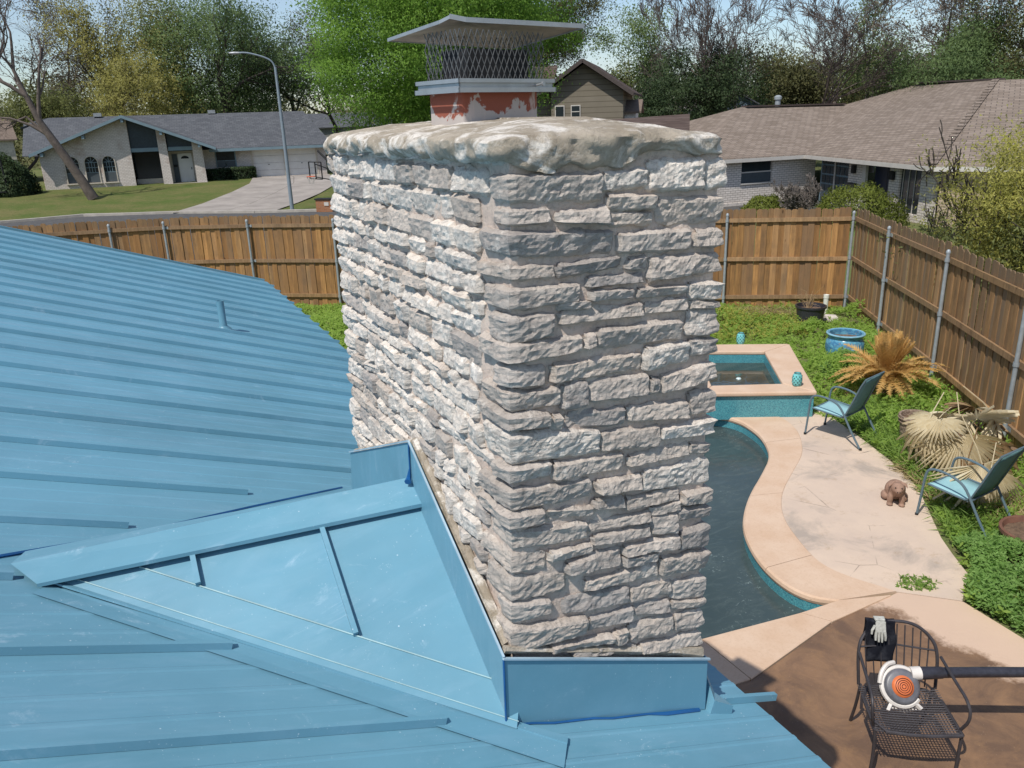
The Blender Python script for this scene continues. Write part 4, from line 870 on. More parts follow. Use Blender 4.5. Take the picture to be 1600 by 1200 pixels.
# blower leaning on the seat
bl = thing('leaf_blower', 'white and orange hand leaf blower with long black tube leaning on the iron chair', 'leaf blower', (4.50, 3.06, .56), 0)
M['white_plastic'] = simple('scuffed_white_plastic', (.62, .58, .54), .45, .12, 12); M['orange_plastic'] = simple('orange_plastic', (.62, .16, .05), .45, .12, 14); M['grey_plastic'] = simple('grey_plastic', (.12, .12, .135), .4, .3, 14); M['black_plastic'] = simple('black_plastic', (.03, .03, .04), .35, .3, 30)
BX = Vector((.87, -.48, .05)).normalized(); nrm_ = Vector((-.48, -.62, .62)); nrm_ = (nrm_-BX*nrm_.dot(BX)).normalized(); BY = nrm_.cross(BX)
BM = Matrix((BX, BY, nrm_)).transposed()
def lb_(pts): return [BM@Vector(p) for p in pts]
def disc(name, mat, prof, c=(0, 0, 0), nseg=28):
    b = MB(); b.lathe(prof, nseg, c); b.v = [tuple(BM@Vector(v)) for v in b.v]; return b.build(name, mat, bl, smooth=True)
disc('fan_housing', M['grey_plastic'], [(.001, -.07), (.115, -.07), (.128, -.05), (.128, .0), (.118, .02), (.10, .028), (.0, .028)])
ring = [(math.cos(a)*(.128), math.sin(a)*.128, -.012) for a in [rad(x) for x in range(40, 330, 10)]]
b = MB(); b.tube(lb_(ring), .022, 8); b.build('shroud', M['white_plastic'], bl, smooth=True)
b = MB(); b.tube(lb_(sm3([(-.02, .165, .0), (-.08, .155, .02), (-.13, .10, .02), (-.15, .03, .01)])), .016, 8); b.build('handle', M['white_plastic'], bl, smooth=True)
disc('intake_cover', M['orange_plastic'], [(.001, .048), (.05, .048), (.068, .040), (.076, .028)])
b = MB()
for r in (.014, .028, .042, .056): b.tube(lb_([(math.cos(a)*r, math.sin(a)*r, .0495) for a in [i*math.pi/10 for i in range(20)]]), .0028, 5, closed=True)
b.build('intake_grille', simple('grille_shadow', (.10, .02, .01), .8), bl, kind='stuff')
b = MB(); b.tube(lb_([(.08, .085, -.01), (.15, .085, -.01)]), .048, 14); b.build('outlet', M['white_plastic'], bl, smooth=True)
b = MB(); b.tube(lb_([(.145, .085, -.01), (.30, .083, -.01), (.31, .083, -.01), (.58, .075, -.01), (.95, .06, -.01)]), [.046, .042, .038, .037, .035], 14); b.build('blow_tube', M['black_plastic'], bl, smooth=True)
b = MB(); b.tube(lb_([(-.10, -.135, -.03), (.0, -.165, -.03), (.08, -.15, -.03)]), .012, 8); b.build('foot_bar', M['white_plastic'], bl, smooth=True)
for sx_ in (-.10, .085): b = MB(); b.bar(*lb_([(sx_*.8, -.10, -.02), (sx_*1.25, -.155, .0)]), .022, .022); b.build('foot', M['white_plastic'], bl)
# cloth and gloves over the back
def cloth(name, label, cat, mat, cx, cy_, cz, w, hf, hb, rz, sd):
    b = MB(); NX, NZ = 14, 26; L = hf+hb
    for j in range(NZ+1):
        s_ = -hb+L*j/NZ
        for i in range(NX+1):
            x = w*(i/NX-.5); wob = noise.noise(Vector((x*14, s_*9, sd)))*.022; xx = x*(1-.18*abs(s_)/max(hf, hb))+noise.noise(Vector((s_*8, sd, x*4)))*.02
            if s_ > 0: P = (xx, .022+wob+s_*.22, -s_*.97)
            else: P = (xx, -.022+wob+s_*.05, s_)
            if abs(s_) < .03: P = (P[0], P[1], P[2]+.012)
            b.v.append(P)
    for j in range(NZ):
        for i in range(NX):
            a = j*(NX+1)+i; b.f.append((a, a+1, a+NX+2, a+NX+1)); b.mi.append(0)
    o = b.build(name, mat, smooth=True); o.location = (cx, cy_, cz); o.rotation_euler = (0, 0, rz); md = o.modifiers.new('t', 'SOLIDIFY'); md.thickness = .005; tag(o, label, cat); return o
n = NT('black_cloth'); n.fin(n.mix(n.ramp(n.noise(12), .5, .7), (.010, .011, .016), (.03, .032, .04)), .95, spec=.1); M['cloth'] = n.m
icM = Matrix.Rotation(rad(146), 4, 'Z'); cp = icM@Vector((.115, -.375, 0))
cloth('black_cloth', 'black cloth draped over the back of the iron patio chair', 'cloth', M['cloth'], 4.47+cp.x, 2.98+cp.y, .905, .21, .30, .20, rad(146), 3.)
gl = thing('work_glove', 'pale grey work glove lying on the black cloth on the chair back', 'glove', (4.47+cp.x-.02, 2.98+cp.y, .92), rad(146))
M['glove'] = simple('grey_knit_glove', (.42, .42, .38), .9, .25, 40)
b = MB(); b.hexa([(-.04, -.02, .0), (.04, -.02, 0), (.035, .03, 0), (-.035, .03, 0), (-.04, -.02, .018), (.04, -.02, .018), (.035, .03, .018), (-.035, .03, .018)]); b.hexa([(-.035, .03, .0), (.035, .03, 0), (.038, .055, -.07), (-.038, .055, -.07), (-.035, .045, .016), (.035, .045, .016), (.038, .073, -.066), (-.038, .073, -.066)]); b.build('palm', M['glove'], gl, bev=.006)
for i in range(4):
    b = MB(); x = -.03+.02*i; L = [.055, .068, .064, .05][i]; b.tube([(x, .064, -.065), (x*1.15, .075, -.07-L*.5), (x*1.2, .078+.004*i, -.07-L)], [.010, .0095, .007], 7); b.build('finger', M['glove'], gl, smooth=True)
b = MB(); b.tube([(.038, .05, -.02), (.06, .065, -.05), (.062, .07, -.08)], [.011, .0095, .007], 7); b.build('thumb', M['glove'], gl, smooth=True)
# pots
def pot(name, label, cat, loc, prof, mat, soilz, soilr, soilmat, grp=None):
    t = thing(name, label, cat, loc, 0, grp); b = MB(); b.lathe(prof, 32); b.build('bowl', mat, t, smooth=True)
    b = MB(); N = 12
    for i in range(N+1):
        r = soilr*i/N
        for k in range(24): a = k*math.pi/12; b.v.append((r*math.cos(a), r*math.sin(a), soilz+.02*noise.noise(Vector((r*9*math.cos(a), r*9*math.sin(a), loc[0])))))
    for i in range(N):
        for k in range(24): l = (k+1) % 24; b.f.append((i*24+k, (i+1)*24+k, (i+1)*24+l, i*24+l)); b.mi.append(0)
    b.build('soil', soilmat, t, smooth=True); return t
M['soil'] = simple('dry_potting_soil', (.15, .095, .06), .95, .4, 25, bump=.8, dist=.01)
n = NT('blue_glazed_ceramic'); V = n.vec((1, 1, 2), 'World'); c = n.mix(n.ramp(n.noise(9, V, 5, .6, .8), .4, .6), (.045, .16, .30), (.13, .36, .48)); c = n.mix(n.ramp(n.noise(13, V, 3), .62, .68, 0, .8), c, (.28, .16, .07)); n.fin(c, .2); M['blueglaze'] = n.m
bp = pot('blue_glazed_pot', 'large blue glazed pot of bare soil standing in the weeds', 'plant pot', (11.72, 10.05, 0), [(.001, .0), (.22, 0), (.30, .14), (.34, .30), (.33, .42), (.29, .48), (.315, .52), (.33, .55), (.315, .575), (.275, .57), (.27, .50), (.27, .46)], M['blueglaze'], .47, .275, M['soil'])
b = MB(); b.tube([(.322*math.cos(a), .322*math.sin(a), .562) for a in [i*math.pi/20 for i in range(40)]], .018, 8, closed=True); b.build('rim', simple('pale_blue_rim', (.22, .42, .52), .25), bp, smooth=True)
kp = pot('nursery_pot', 'black plastic nursery pot with a withered stalk by the back fence', 'plant pot', (13.25, 12.35, 0), [(.001, 0), (.25, 0), (.30, .40), (.325, .41), (.325, .45), (.295, .45), (.28, .36)], M['black_plastic'], .36, .28, M['soil'])
M['driedstalk'] = simple('dried_stalk', (.35, .24, .13), .9)
b = MB()
for i in range(26): 
    a = random.uniform(0, 6.28); L = random.uniform(.2, .6); o0 = (-.08+random.uniform(-.08, .08), random.uniform(-.06, .06), .36); b.tube([o0, (o0[0]+.1*math.cos(a), o0[1]+.1*math.sin(a), .36+L*.7), (o0[0]+.25*math.cos(a), o0[1]+.25*math.sin(a), .36+L*random.uniform(.4, 1))], [.004, .003, .0015], 4)
b.build('withered_plant', M['driedstalk'], kp, kind='stuff')
n = NT('woven_basket'); V = n.vec((1, 1, 1)); n.fin(n.mix(n.ramp(n.noise(30, n.vec((1, 1, 3))), .35, .65), (.13, .085, .06), (.33, .25, .19)), .9); n.bump(n.voro(26, n.vec((1, 1, 1.4))), .8, .012); M['woven'] = n.m
wp = pot('woven_planter', 'brown woven planter with diamond relief behind the dead fan palm', 'plant pot', (9.38, 6.72, 0), [(.001, 0), (.17, 0), (.215, .40), (.22, .44), (.235, .455), (.235, .49), (.205, .49), (.195, .42)], M['woven'], .42, .2, M['soil'])
b = MB()
for z_ in (.40, .455): R = .22+(z_-.4)*.2; b.tube([(R*math.cos(a), R*math.sin(a), z_) for a in [i*math.pi/14 for i in range(28)]], .012, 6, closed=True)
b.build('band', M['woven'], wp, smooth=True, kind='stuff')
rp_ = pot('low_planter', 'low terracotta brown bowl of soil at the edge of the green weeds', 'plant pot', (7.98, 4.22, 0), [(.001, 0), (.20, 0), (.31, .26), (.33, .27), (.33, .31), (.30, .31), (.28, .25)], simple('dark_terracotta', (.16, .075, .05), .7, .25, 9), .26, .285, M['soil'])
pv = MB(); pv.lathe([(.001, 0), (.055, 0), (.055, .36), (.062, .36), (.062, .44), (.055, .44), (.05, .43), (.001, .43)], 18, (14.35, 12.95, 0)); tag(pv.build('drain_pipe', simple('white_plastic_pipe', (.66, .66, .60), .5, .08), smooth=True), 'white plastic standpipe against the back fence by the corner', 'pipe')
b = MB(); b.hexa([(13.75, 12.35, 0), (14.05, 12.22, 0), (14.12, 12.42, 0), (13.8, 12.52, 0), (13.77, 12.36, .13), (14.0, 12.25, .10), (14.08, 12.40, .13), (13.83, 12.49, .16)]); tag(b.build('white_rock', simple('pale_rock', (.55, .50, .45), .9, .15, 15, bump=.5), bev=.03), 'pale rock on bare soil right of the black nursery pot', 'rock')
b = MB(); b.hexa([(10.2, 8.62, 0), (10.6, 8.3, 0), (10.75, 8.62, 0), (10.4, 8.86, 0), (10.22, 8.62, .10), (10.57, 8.33, .10), (10.70, 8.6, .10), (10.4, 8.82, .10)]); tag(b.build('flagstone', simple('reddish_stone', (.30, .17, .11), .9, .2, 12, bump=.4), bev=.01), 'reddish brown flat stone between the sago palm and the spa', 'stone')
# pig ornament: one continuous body
def skin(name, mat, joints, edges, parent=None, sub=2):
    me = bpy.data.meshes.new(name); me.from_pydata([j[0] for j in joints], edges, []); me.update(); o = bpy.data.objects.new(name, me); C.objects.link(o)
    md = o.modifiers.new('s', 'SKIN')
    if not me.skin_vertices: pass
    for i, j in enumerate(joints): me.skin_vertices[0].data[i].radius = (j[1], j[1])
    me.skin_vertices[0].data[0].use_root = True
    s2 = o.modifiers.new('ss', 'SUBSURF'); s2.levels = sub; s2.render_levels = sub; me.materials.append(mat)
    if parent: o.parent = parent
    return o
M['pig'] = simple('brown_clay', (.28, .17, .12), .8, .25, 14, bump=.4)
pg = thing('pig_ornament', 'small brown clay pig sitting on the pale pool deck', 'ornament', (7.79, 5.73, .028), rad(-45))
def ell(name, c_, r, rot=(0, 0, 0), seg=16, mat=None, par=None):
    b = MB(); prof = [(max(math.sin(math.pi*i/seg), .001), -math.cos(math.pi*i/seg)) for i in range(seg+1)]; b.lathe(prof, seg*2)
    R = (Matrix.Rotation(rot[2], 3, 'Z')@Matrix.Rotation(rot[1], 3, 'Y')@Matrix.Rotation(rot[0], 3, 'X')); return b, R, Vector(c_), r
def blob(name, parts, mat, par, vox=.008):   # metaball-like union by remesh
    B = MB()
    for b, R, c_, r in parts:
        o = len(B.v); B.v += [tuple(c_+R@Vector((v[0]*r[0], v[1]*r[1], v[2]*r[2]))) for v in b.v]; B.f += [tuple(o+i for i in f) for f in b.f]; B.mi += [0]*len(b.f)
    o = B.build(name, mat, par, smooth=True); md = o.modifiers.new('r', 'REMESH'); md.mode = 'VOXEL'; md.voxel_size = vox; md.use_smooth_shade = True; sm_ = o.modifiers.new('sm', 'SMOOTH'); sm_.iterations = 4; return o
E_ = ell
blob('body', [E_('', (0, .06, .13), (.115, .13, .12), (rad(-25), 0, 0)), E_('', (0, -.06, .20), (.095, .10, .10)), E_('', (0, -.13, .235), (.075, .075, .07)), E_('', (0, -.195, .22), (.038, .035, .034)),
    E_('', (-.065, -.10, .08), (.034, .036, .09)), E_('', (.065, -.10, .08), (.034, .036, .09)), E_('', (-.065, -.115, .015), (.038, .045, .016)), E_('', (.065, -.115, .015), (.038, .045, .016)), E_('', (-.10, .06, .05), (.05, .09, .05)), E_('', (.10, .06, .05), (.05, .09, .05))], M['pig'], pg)
for s_ in (-1, 1):
    b = MB(); b.extr([(s_*.03, -.10, .295), (s_*.095, -.10, .275), (s_*.10, -.155, .25)] if s_ > 0 else [(s_*.03, -.10, .295), (s_*.10, -.155, .25), (s_*.095, -.10, .275)], (0, .006, .012)); b.build('ear', M['pig'], pg)
    b = MB(); b.lathe([(.001, .008), (.008, .004), (.009, 0)], 8, (s_*.034, -.195, .262)); b.build('eye', M['dark'], pg)
    b = MB(); b.lathe([(.001, .001), (.007, 0)], 8); b.v = [(s_*.013+v[0], -.2305, .222+v[1]) for v in b.v]; b.build('nostril', M['dark'], pg)
# sago palm (dead, brown)
M['sago'] = mat_leaf('dead_sago_frond', (.50, .29, .09), (.74, .50, .20), .4); M['deadpalm'] = mat_leaf('bleached_fan_palm', (.66, .55, .36), (.80, .71, .52), .35); M['deadpalm2'] = mat_leaf('brown_fan_palm', (.27, .17, .085), (.38, .26, .14), .25)
def frond_mesh(L, droop, nleaf=44, wl_=.13, name='frond'):
    b = MB(); pts = []
    for i in range(14): t = i/13; pts.append(Vector((L*(t*.92), 0, L*(.62*t-droop*t*t))))
    b.tube(pts, [.009*(1-.8*i/13)+.002 for i in range(14)], 4)
    for i in range(nleaf):
        t = .10+.9*i/nleaf; k = t*13; a = int(min(k, 12)); p = pts[a].lerp(pts[a+1], k-a); d = (pts[a+1]-pts[a]).normalized(); ll = wl_*1.15*math.sin(math.pi*min(1, .2+t*.8))**.6*random.uniform(.8, 1.1)
        for s_ in (-1, 1):
            q = p+Vector((d.x*ll*.6, s_*ll*.7, d.z*ll*.6+ll*.28+random.uniform(-.3, .2)*ll)); w = d*.011; b.face([p-w, p+w, q]); 
    return b.build(name, M['sago'], data_only=True)
sg = thing('sago_palm', 'dead golden brown sago palm with arching feathery fronds by the right fence', 'palm', (10.72, 8.30, .0))
fm = [frond_mesh(random.uniform(.75, 1.05), random.uniform(.35, .8)) for _ in range(6)]; fm2 = [frond_mesh(random.uniform(.55, .75), random.uniform(-.1, .2)) for _ in range(3)]
for i in range(84):
    up = i % 5 < 2; link('frond', random.choice(fm2 if up else fm), sg, (random.uniform(-.06, .06), random.uniform(-.06, .06), .28+random.uniform(0, .1)), (random.uniform(-.3, .3), random.uniform(-.5, .25) if not up else random.uniform(-.9, -.4), i*2.399))
b = MB(); b.lathe([(.001, 0), (.13, 0), (.15, .15), (.12, .30), (.05, .36), (.001, .37)], 14); b.build('trunk', simple('shaggy_sago_trunk', (.14, .085, .04), .95, .4, 30, bump=1., dist=.02), sg)
def fan_mesh(R, seg, spread, fold=.02, droop=.25, mat=None, jag=.3):
    b = MB()
    for i in range(seg):
        a0 = -spread/2+spread*i/seg; a1 = -spread/2+spread*(i+1)/seg; am = (a0+a1)/2; K = 6; Rk = R*(1-.35*abs(am/(spread/2))**2)*random.uniform(1-jag*.4, 1); dr_ = droop*random.uniform(.5, 1.7); prev = None
        tw = random.uniform(-.06, .06)
        for k in range(K+1):
            t = k/K; r = .03+Rk*t; z_ = -dr_*R*t**2.6; split = .55
            wid = (a1-a0)*.5 if t < split else (a1-a0)*.5*(1-(t-split)/(1-split))*.9+.001
            aa = am+tw*max(0, t-split)*2; f_ = fold*min(1, t*2)
            L_ = (r*math.cos(aa-wid), r*math.sin(aa-wid), z_-f_); Mi = (r*math.cos(aa), r*math.sin(aa), z_+f_); R_ = (r*math.cos(aa+wid), r*math.sin(aa+wid), z_-f_)
            if prev: b.face([prev[0], L_, Mi, prev[1]]); b.face([prev[1], Mi, R_, prev[2]])
            prev = (L_, Mi, R_)
    b.tube([(0, 0, 0), (-.25*R, 0, -.01), (-.8*R, 0, -.10)], [.008, .007, .006], 5)
    return b.build('leaf_fan', mat or M['deadpalm'], data_only=True)
fp = thing('fan_palm', 'dead fan palm with bleached cream leaves sprawling behind the sling chair', 'palm', (8.95, 5.75, 0))
fans = [fan_mesh(.72, 34, rad(190)), fan_mesh(.62, 30, rad(230), .02, .1), fan_mesh(.55, 26, rad(170), .02, .5), fan_mesh(.60, 28, rad(200), .02, .25, M['deadpalm2'])]
def fan(i, loc, rot, sc=1): link('leaf_fan', fans[i], fp, loc, [rad(a) for a in rot], (sc, sc, sc))
fan(0, (.0, .05, .62), (0, 52, 228), 1.02); fan(1, (-.12, .28, .78), (0, 20, 195), .72); fan(1, (.38, .12, .72), (0, -42, 240), .80); fan(2, (-.22, .35, .72), (0, 60, 190), 1.0); fan(3, (.38, -.05, .50), (0, 35, 250), .85)
fan(0, (-.45, -.55, .55), (0, 62, 262), 1.0); fan(2, (.1, .3, .8), (0, 40, 20), 1.0); fan(3, (.65, .35, .75), (0, 35, -10), .9); fan(2, (.65, .15, .78), (0, 55, -40), 1.0); fan(3, (.2, .5, .6), (0, 50, 120), .8); fan(2, (-.35, -.6, .5), (0, 40, 210), .9); fan(3, (-.1, -.15, .35), (0, 70, 200), .9)
b = MB(); b.tube([(.0, .1, 0), (.02, .12, .3), (.05, .1, .62)], [.10, .09, .06], 10); b.tube([(.9, -.2, .25), (1.0, .6, .38), (.9, 1.2, .30)], [.03, .03, .02], 6); b.build('stem', simple('dead_palm_stem', (.20, .13, .08), .95, .3, 20, bump=.7), fp)
# ================================================================== WEEDS
M['weed'] = mat_leaf('feathery_weeds', (.20, .33, .05), (.38, .52, .12), .55); M['weed_d'] = mat_leaf('ferny_weeds', (.15, .28, .065), (.28, .44, .13), .5); M['leafy_yellow'] = mat_leaf('yellowing_weeds', (.28, .32, .05), (.48, .46, .12), .45); M['straw'] = mat_leaf('dry_grass', (.26, .19, .09), (.42, .33, .17), .2); M['blade'] = mat_leaf('grass_blades', (.12, .22, .035), (.26, .38, .09), .45)
def inpoly(x, y, P):
    r = np.zeros(len(x), bool); n_ = len(P); j = n_-1
    for i in range(n_):
        xi, yi = P[i]; xj, yj = P[j]; c_ = ((yi > y) != (yj > y)) & (x < (xj-xi)*(y-yi)/(yj-yi+1e-9)+xi); r ^= c_; j = i
    return r
def sprigs(name, label, cat, poly, n_, hgt, leafs, ls, mat, lean=.5, avoid=(), bumps=(), seed_=1, aspect=.42, top=True, parent=None):
    rg = np.random.default_rng(seed_); P = np.array(poly); x = rg.uniform(P[:, 0].min(), P[:, 0].max(), n_*4); y = rg.uniform(P[:, 1].min(), P[:, 1].max(), n_*4); k = inpoly(x, y, poly)
    for ax, ay, ar in avoid: k &= (x-ax)**2+(y-ay)**2 > ar*ar
    pt_ = np.sin(x*3.1+2*np.sin(y*2.3))*np.sin(y*3.7+1.5*np.cos(x*2.9)); k &= (pt_ > -.55) | (rg.random(len(x)) < .25)
    x, y = x[k][:n_], y[k][:n_]; N = len(x)
    f = .55+.45*np.sin(x*1.9+1.3*np.sin(y*1.4))*np.cos(y*2.3+np.sin(x*2.9)); f = np.clip(f, .15, 1.1); h = hgt*(.4+.8*f)*rg.uniform(.6, 1.25, N); zb = np.zeros(N)
    for bx, by, br, bh in bumps: d2 = ((x-bx)**2+(y-by)**2)/br**2; zb = np.maximum(zb, bh*np.exp(-d2*1.6))
    az = rg.uniform(0, 2*np.pi, N); ln = rg.uniform(.1, lean, N)*h
    V_ = []; 
    t = (np.arange(leafs)+.6)/leafs; T = np.tile(t, (N, 1)); X = x[:, None]+np.cos(az)[:, None]*ln[:, None]*T**1.5; Y = y[:, None]+np.sin(az)[:, None]*ln[:, None]*T**1.5; Z = zb[:, None]+h[:, None]*T*(1-.25*T)
    c0 = np.stack([X, Y, Z], -1).reshape(-1, 3); K = len(c0); a2 = rg.uniform(0, 2*np.pi, K); el = rg.uniform(-.5, .9, K); d = np.stack([np.cos(a2)*np.cos(el), np.sin(a2)*np.cos(el), np.sin(el)], -1)
    s_ = rg.normal(size=(K, 3)); s_ -= d*(s_*d).sum(1)[:, None]; s_ /= np.linalg.norm(s_, axis=1)[:, None]; L = ls*rg.uniform(.6, 1.4, K)[:, None]
    V_ = np.stack([c0-d*L*.15, c0+d*L*.4+s_*L*aspect*.5, c0+d*L, c0+d*L*.4-s_*L*aspect*.5], 1).reshape(-1, 3); F = np.arange(len(V_)).reshape(-1, 4)
    eps = .03; N_ = rg.normal(size=(K, 3))*.26; N_[:, :2] += np.array([-.3, -.17]); N_[:, 2] += 1.; N_[:, :2] += (c0-np.stack([np.repeat(x, leafs), np.repeat(y, leafs), c0[:, 2]], -1))[:, :2]*6; N_ /= np.linalg.norm(N_, axis=1)[:, None]; V_ = oriented(V_, N_)
    o = npmesh(name, V_, F, mat, parent, 'stuff', nrm=N_)
    if label: tag(o, label, cat)
    return o
YARD = [(9.5, 8.55), (9.27, 7.9), (9.02, 7.2), (8.76, 6.57), (8.38, 5.85), (7.95, 5.35), (7.5, 4.85), (7.12, 4.3), (6.62, 3.98), (6.62, 3.3), (6.8, 2.6), (8.0, 2.6), (9.0, 4.2), (10.5, 6.2), (12.1, 8.45), (13.7, 10.9), (15.0, 12.9), (12.7, 14.4), (8.9, 17.2), (5.0, 19.9), (3.1, 21.2), (1.2, 22.3), (1.8, 12.0), (5, 10.6), (9.1, 11.45), (10.8, 10.38), (9.6, 8.7)]
AV = [(11.72, 10.05, .34), (13.25, 12.35, .32), (9.38, 6.72, .24), (7.98, 4.22, .30), (14.35, 12.95, .12), (13.9, 12.35, .35)]
sprigs('weeds', 'feathery bright green weeds filling the yard between spa, fence and palms', 'weeds', YARD, 21000, .22, 9, .062, M['weed'], avoid=AV, bumps=[(10.9, 9.3, .6, .35), (11.2, 9.6, .5, .3), (11.0, 13.6, 1.6, .35), (14.4, 12.0, .6, .35), (9.5, 12.6, 1.5, .2), (3.5, 17.5, 1.6, .3), (2.6, 19.5, 1.2, .5), (12.4, 10.4, .5, .25), (10.3, 7.5, .5, .22), (9.7, 7.4, .5, .18), (12.6, 11.6, .4, .3), (9.9, 11.9, .5, .3), (10.4, 6.9, .4, .25)], seed_=3)
sprigs('yellowing_weeds', 'yellowing weeds along the back fence by the black nursery pot', 'weeds', [(9.3, 12.2), (12.6, 11.6), (13.9, 12.7), (11.0, 14.6), (8.5, 16.5), (7.5, 15.5)], 2600, .28, 8, .05, M['leafy_yellow'], avoid=AV, seed_=21, bumps=[(11.0, 13.6, 1.6, .35)])
sprigs('grass_tufts', 'long grass blades by the chairs and the edge of the deck', 'grass', [(9.5, 8.5), (9.05, 7.2), (8.4, 5.85), (7.5, 4.8), (8.3, 4.6), (9.4, 6.2), (10.4, 7.2), (10.6, 8.2)], 1700, .26, 4, .17, M['blade'], 1.0, AV, seed_=5, aspect=.07)
sprigs('ferny_weeds', 'dense dark green ferny weeds heaped beside the deck in front of the low planter', 'weeds', [(7.5, 4.75), (7.15, 4.3), (6.62, 3.95), (6.6, 3.35), (6.85, 2.6), (8.1, 2.7), (8.6, 3.6), (8.3, 4.4), (7.95, 4.7)], 6500, .17, 11, .042, M['weed_d'], avoid=[(7.98, 4.22, .30)], bumps=[(7.45, 4.15, .45, .30), (7.15, 3.65, .5, .30), (7.5, 3.2, .6, .3), (7.7, 3.75, .4, .2)], seed_=8)
sprigs('ferny_weeds', 'ferny weed clump heaped under the front of the blue glazed pot', 'weeds', [(10.7, 9.0), (11.3, 9.0), (11.7, 9.6), (11.1, 9.95), (10.6, 9.6)], 1200, .14, 9, .045, M['weed_d'], bumps=[(11.1, 9.45, .42, .38)], seed_=9)
sprigs('dry_grass', 'straw coloured dead weeds along the foot of the back fence', 'dry grass', [(11.6, 14.2), (13.9, 12.9), (13.3, 12.75), (12.0, 13.2), (11.0, 14.0)], 1500, .42, 5, .10, M['straw'], .9, AV, seed_=11, aspect=.08)
sprigs('dry_grass', 'straw coloured litter under the dead fan palm', 'dry grass', [(8.1, 5.5), (8.6, 6.4), (9.3, 6.3), (9.6, 5.6), (8.8, 4.6), (8.2, 4.7)], 900, .16, 5, .13, M['straw'], 1.2, AV, seed_=12, aspect=.08)
sprigs('crack_weed', 'small green weed growing from the joint in the pool deck', 'weed', [(6.25, 4.45), (6.55, 4.25), (6.75, 4.35), (6.5, 4.6)], 90, .05, 6, .035, M['blade'], seed_=13, bumps=[(6.5, 4.4, .3, .02)])
sprigs('crack_weed', 'small weeds along the edge of the deck beside the spa wall', 'weed', [(9.2, 8.5), (9.5, 8.7), (9.45, 8.0), (9.25, 7.9)], 160, .09, 6, .04, M['weed'], seed_=14)
# ================================================================== HOUSES
def lb2(): return MB()
a7 = rad(-7)
M['brickL'] = mat_brick('whitewashed_brick_facade', (.58, .52, .48), (.66, .60, .56), (.36, .32, .29), (math.cos(a7), math.sin(a7)), .23, .10, stain=(.30, .20, .15))
M['shingL'] = mat_brick('grey_asphalt_shingles', (.085, .09, .10), (.12, .125, .135), (.05, .052, .06), (math.cos(a7), math.sin(a7)), .35, .25, 2.4, .012, bump=.4)
M['trimL'] = simple('blue_grey_trim', (.16, .23, .27), .6, .1, 3); M['darkpanel'] = simple('dark_blue_panel', (.018, .032, .042), .5); M['whitep'] = simple('white_painted_door', (.70, .69, .66), .6, .06, 2); M['cream'] = simple('cream_trim', (.50, .45, .38), .7, .1, 5)
n = NT('window_glass'); n.fin((.025, .032, .036), .08, spec=.6); M['glass'] = n.m; M['screen'] = simple('insect_screen', (.06, .075, .085), .6, .1, 4)
lh = thing('brick_house', 'low whitewashed brick house with arched windows and grey gable roof across the street', 'house', (2, 64.6, .7), a7)
def PB(name, mat, b, par=None, **k): return b.build(name, mat, par or lh, **k)
# walls (z local, 0 = ground .7)
H2 = 2.35
# gable wall, left of the recess, with arched window openings built as deep frames
b = MB()
def gz(s): return 4.72-abs(s-.0)*(2.30/5.95)
wins = [(-4.23, -3.13), (-3.0, -1.95), (-1.86, -.86)]
pl = [-5.55]; 
for w in wins: pl += [w[0]+.12, w[1]-.12]
pl += [.18]
for i in range(0, len(pl), 2): b.extr([(pl[i], 0, -.3), (pl[i+1], 0, -.3), (pl[i+1], 0, gz(pl[i+1])-.12)] + ([(0, 0, gz(0)-.12)] if pl[i] < 0 < pl[i+1] else []) + [(pl[i], 0, gz(pl[i])-.12)], (0, .25, 0))
for w in wins:
    x0, x1 = w[0]+.12, w[1]-.12; xc = (x0+x1)/2; R = (x1-x0)/2; sp = 1.72
    b.extr([(x0, .001, -.3), (x1, .001, -.3), (x1, .001, .36), (x0, .001, .36)], (0, .248, 0))
    arcp = [(xc-R*math.cos(t), .001, sp+R*math.sin(t)) for t in [math.pi*i/10 for i in range(11)]]
    for i in range(10): b.hexa([arcp[i], arcp[i+1], (arcp[i+1][0], .249, arcp[i+1][2]), (arcp[i][0], .249, arcp[i][2]), (arcp[i][0], .001, gz(arcp[i][0])-.12), (arcp[i+1][0], .001, gz(arcp[i+1][0])-.12), (arcp[i+1][0], .249, gz(arcp[i+1][0])-.12), (arcp[i][0], .249, gz(arcp[i][0])-.12)])
PB('wall', M['brickL'], b)
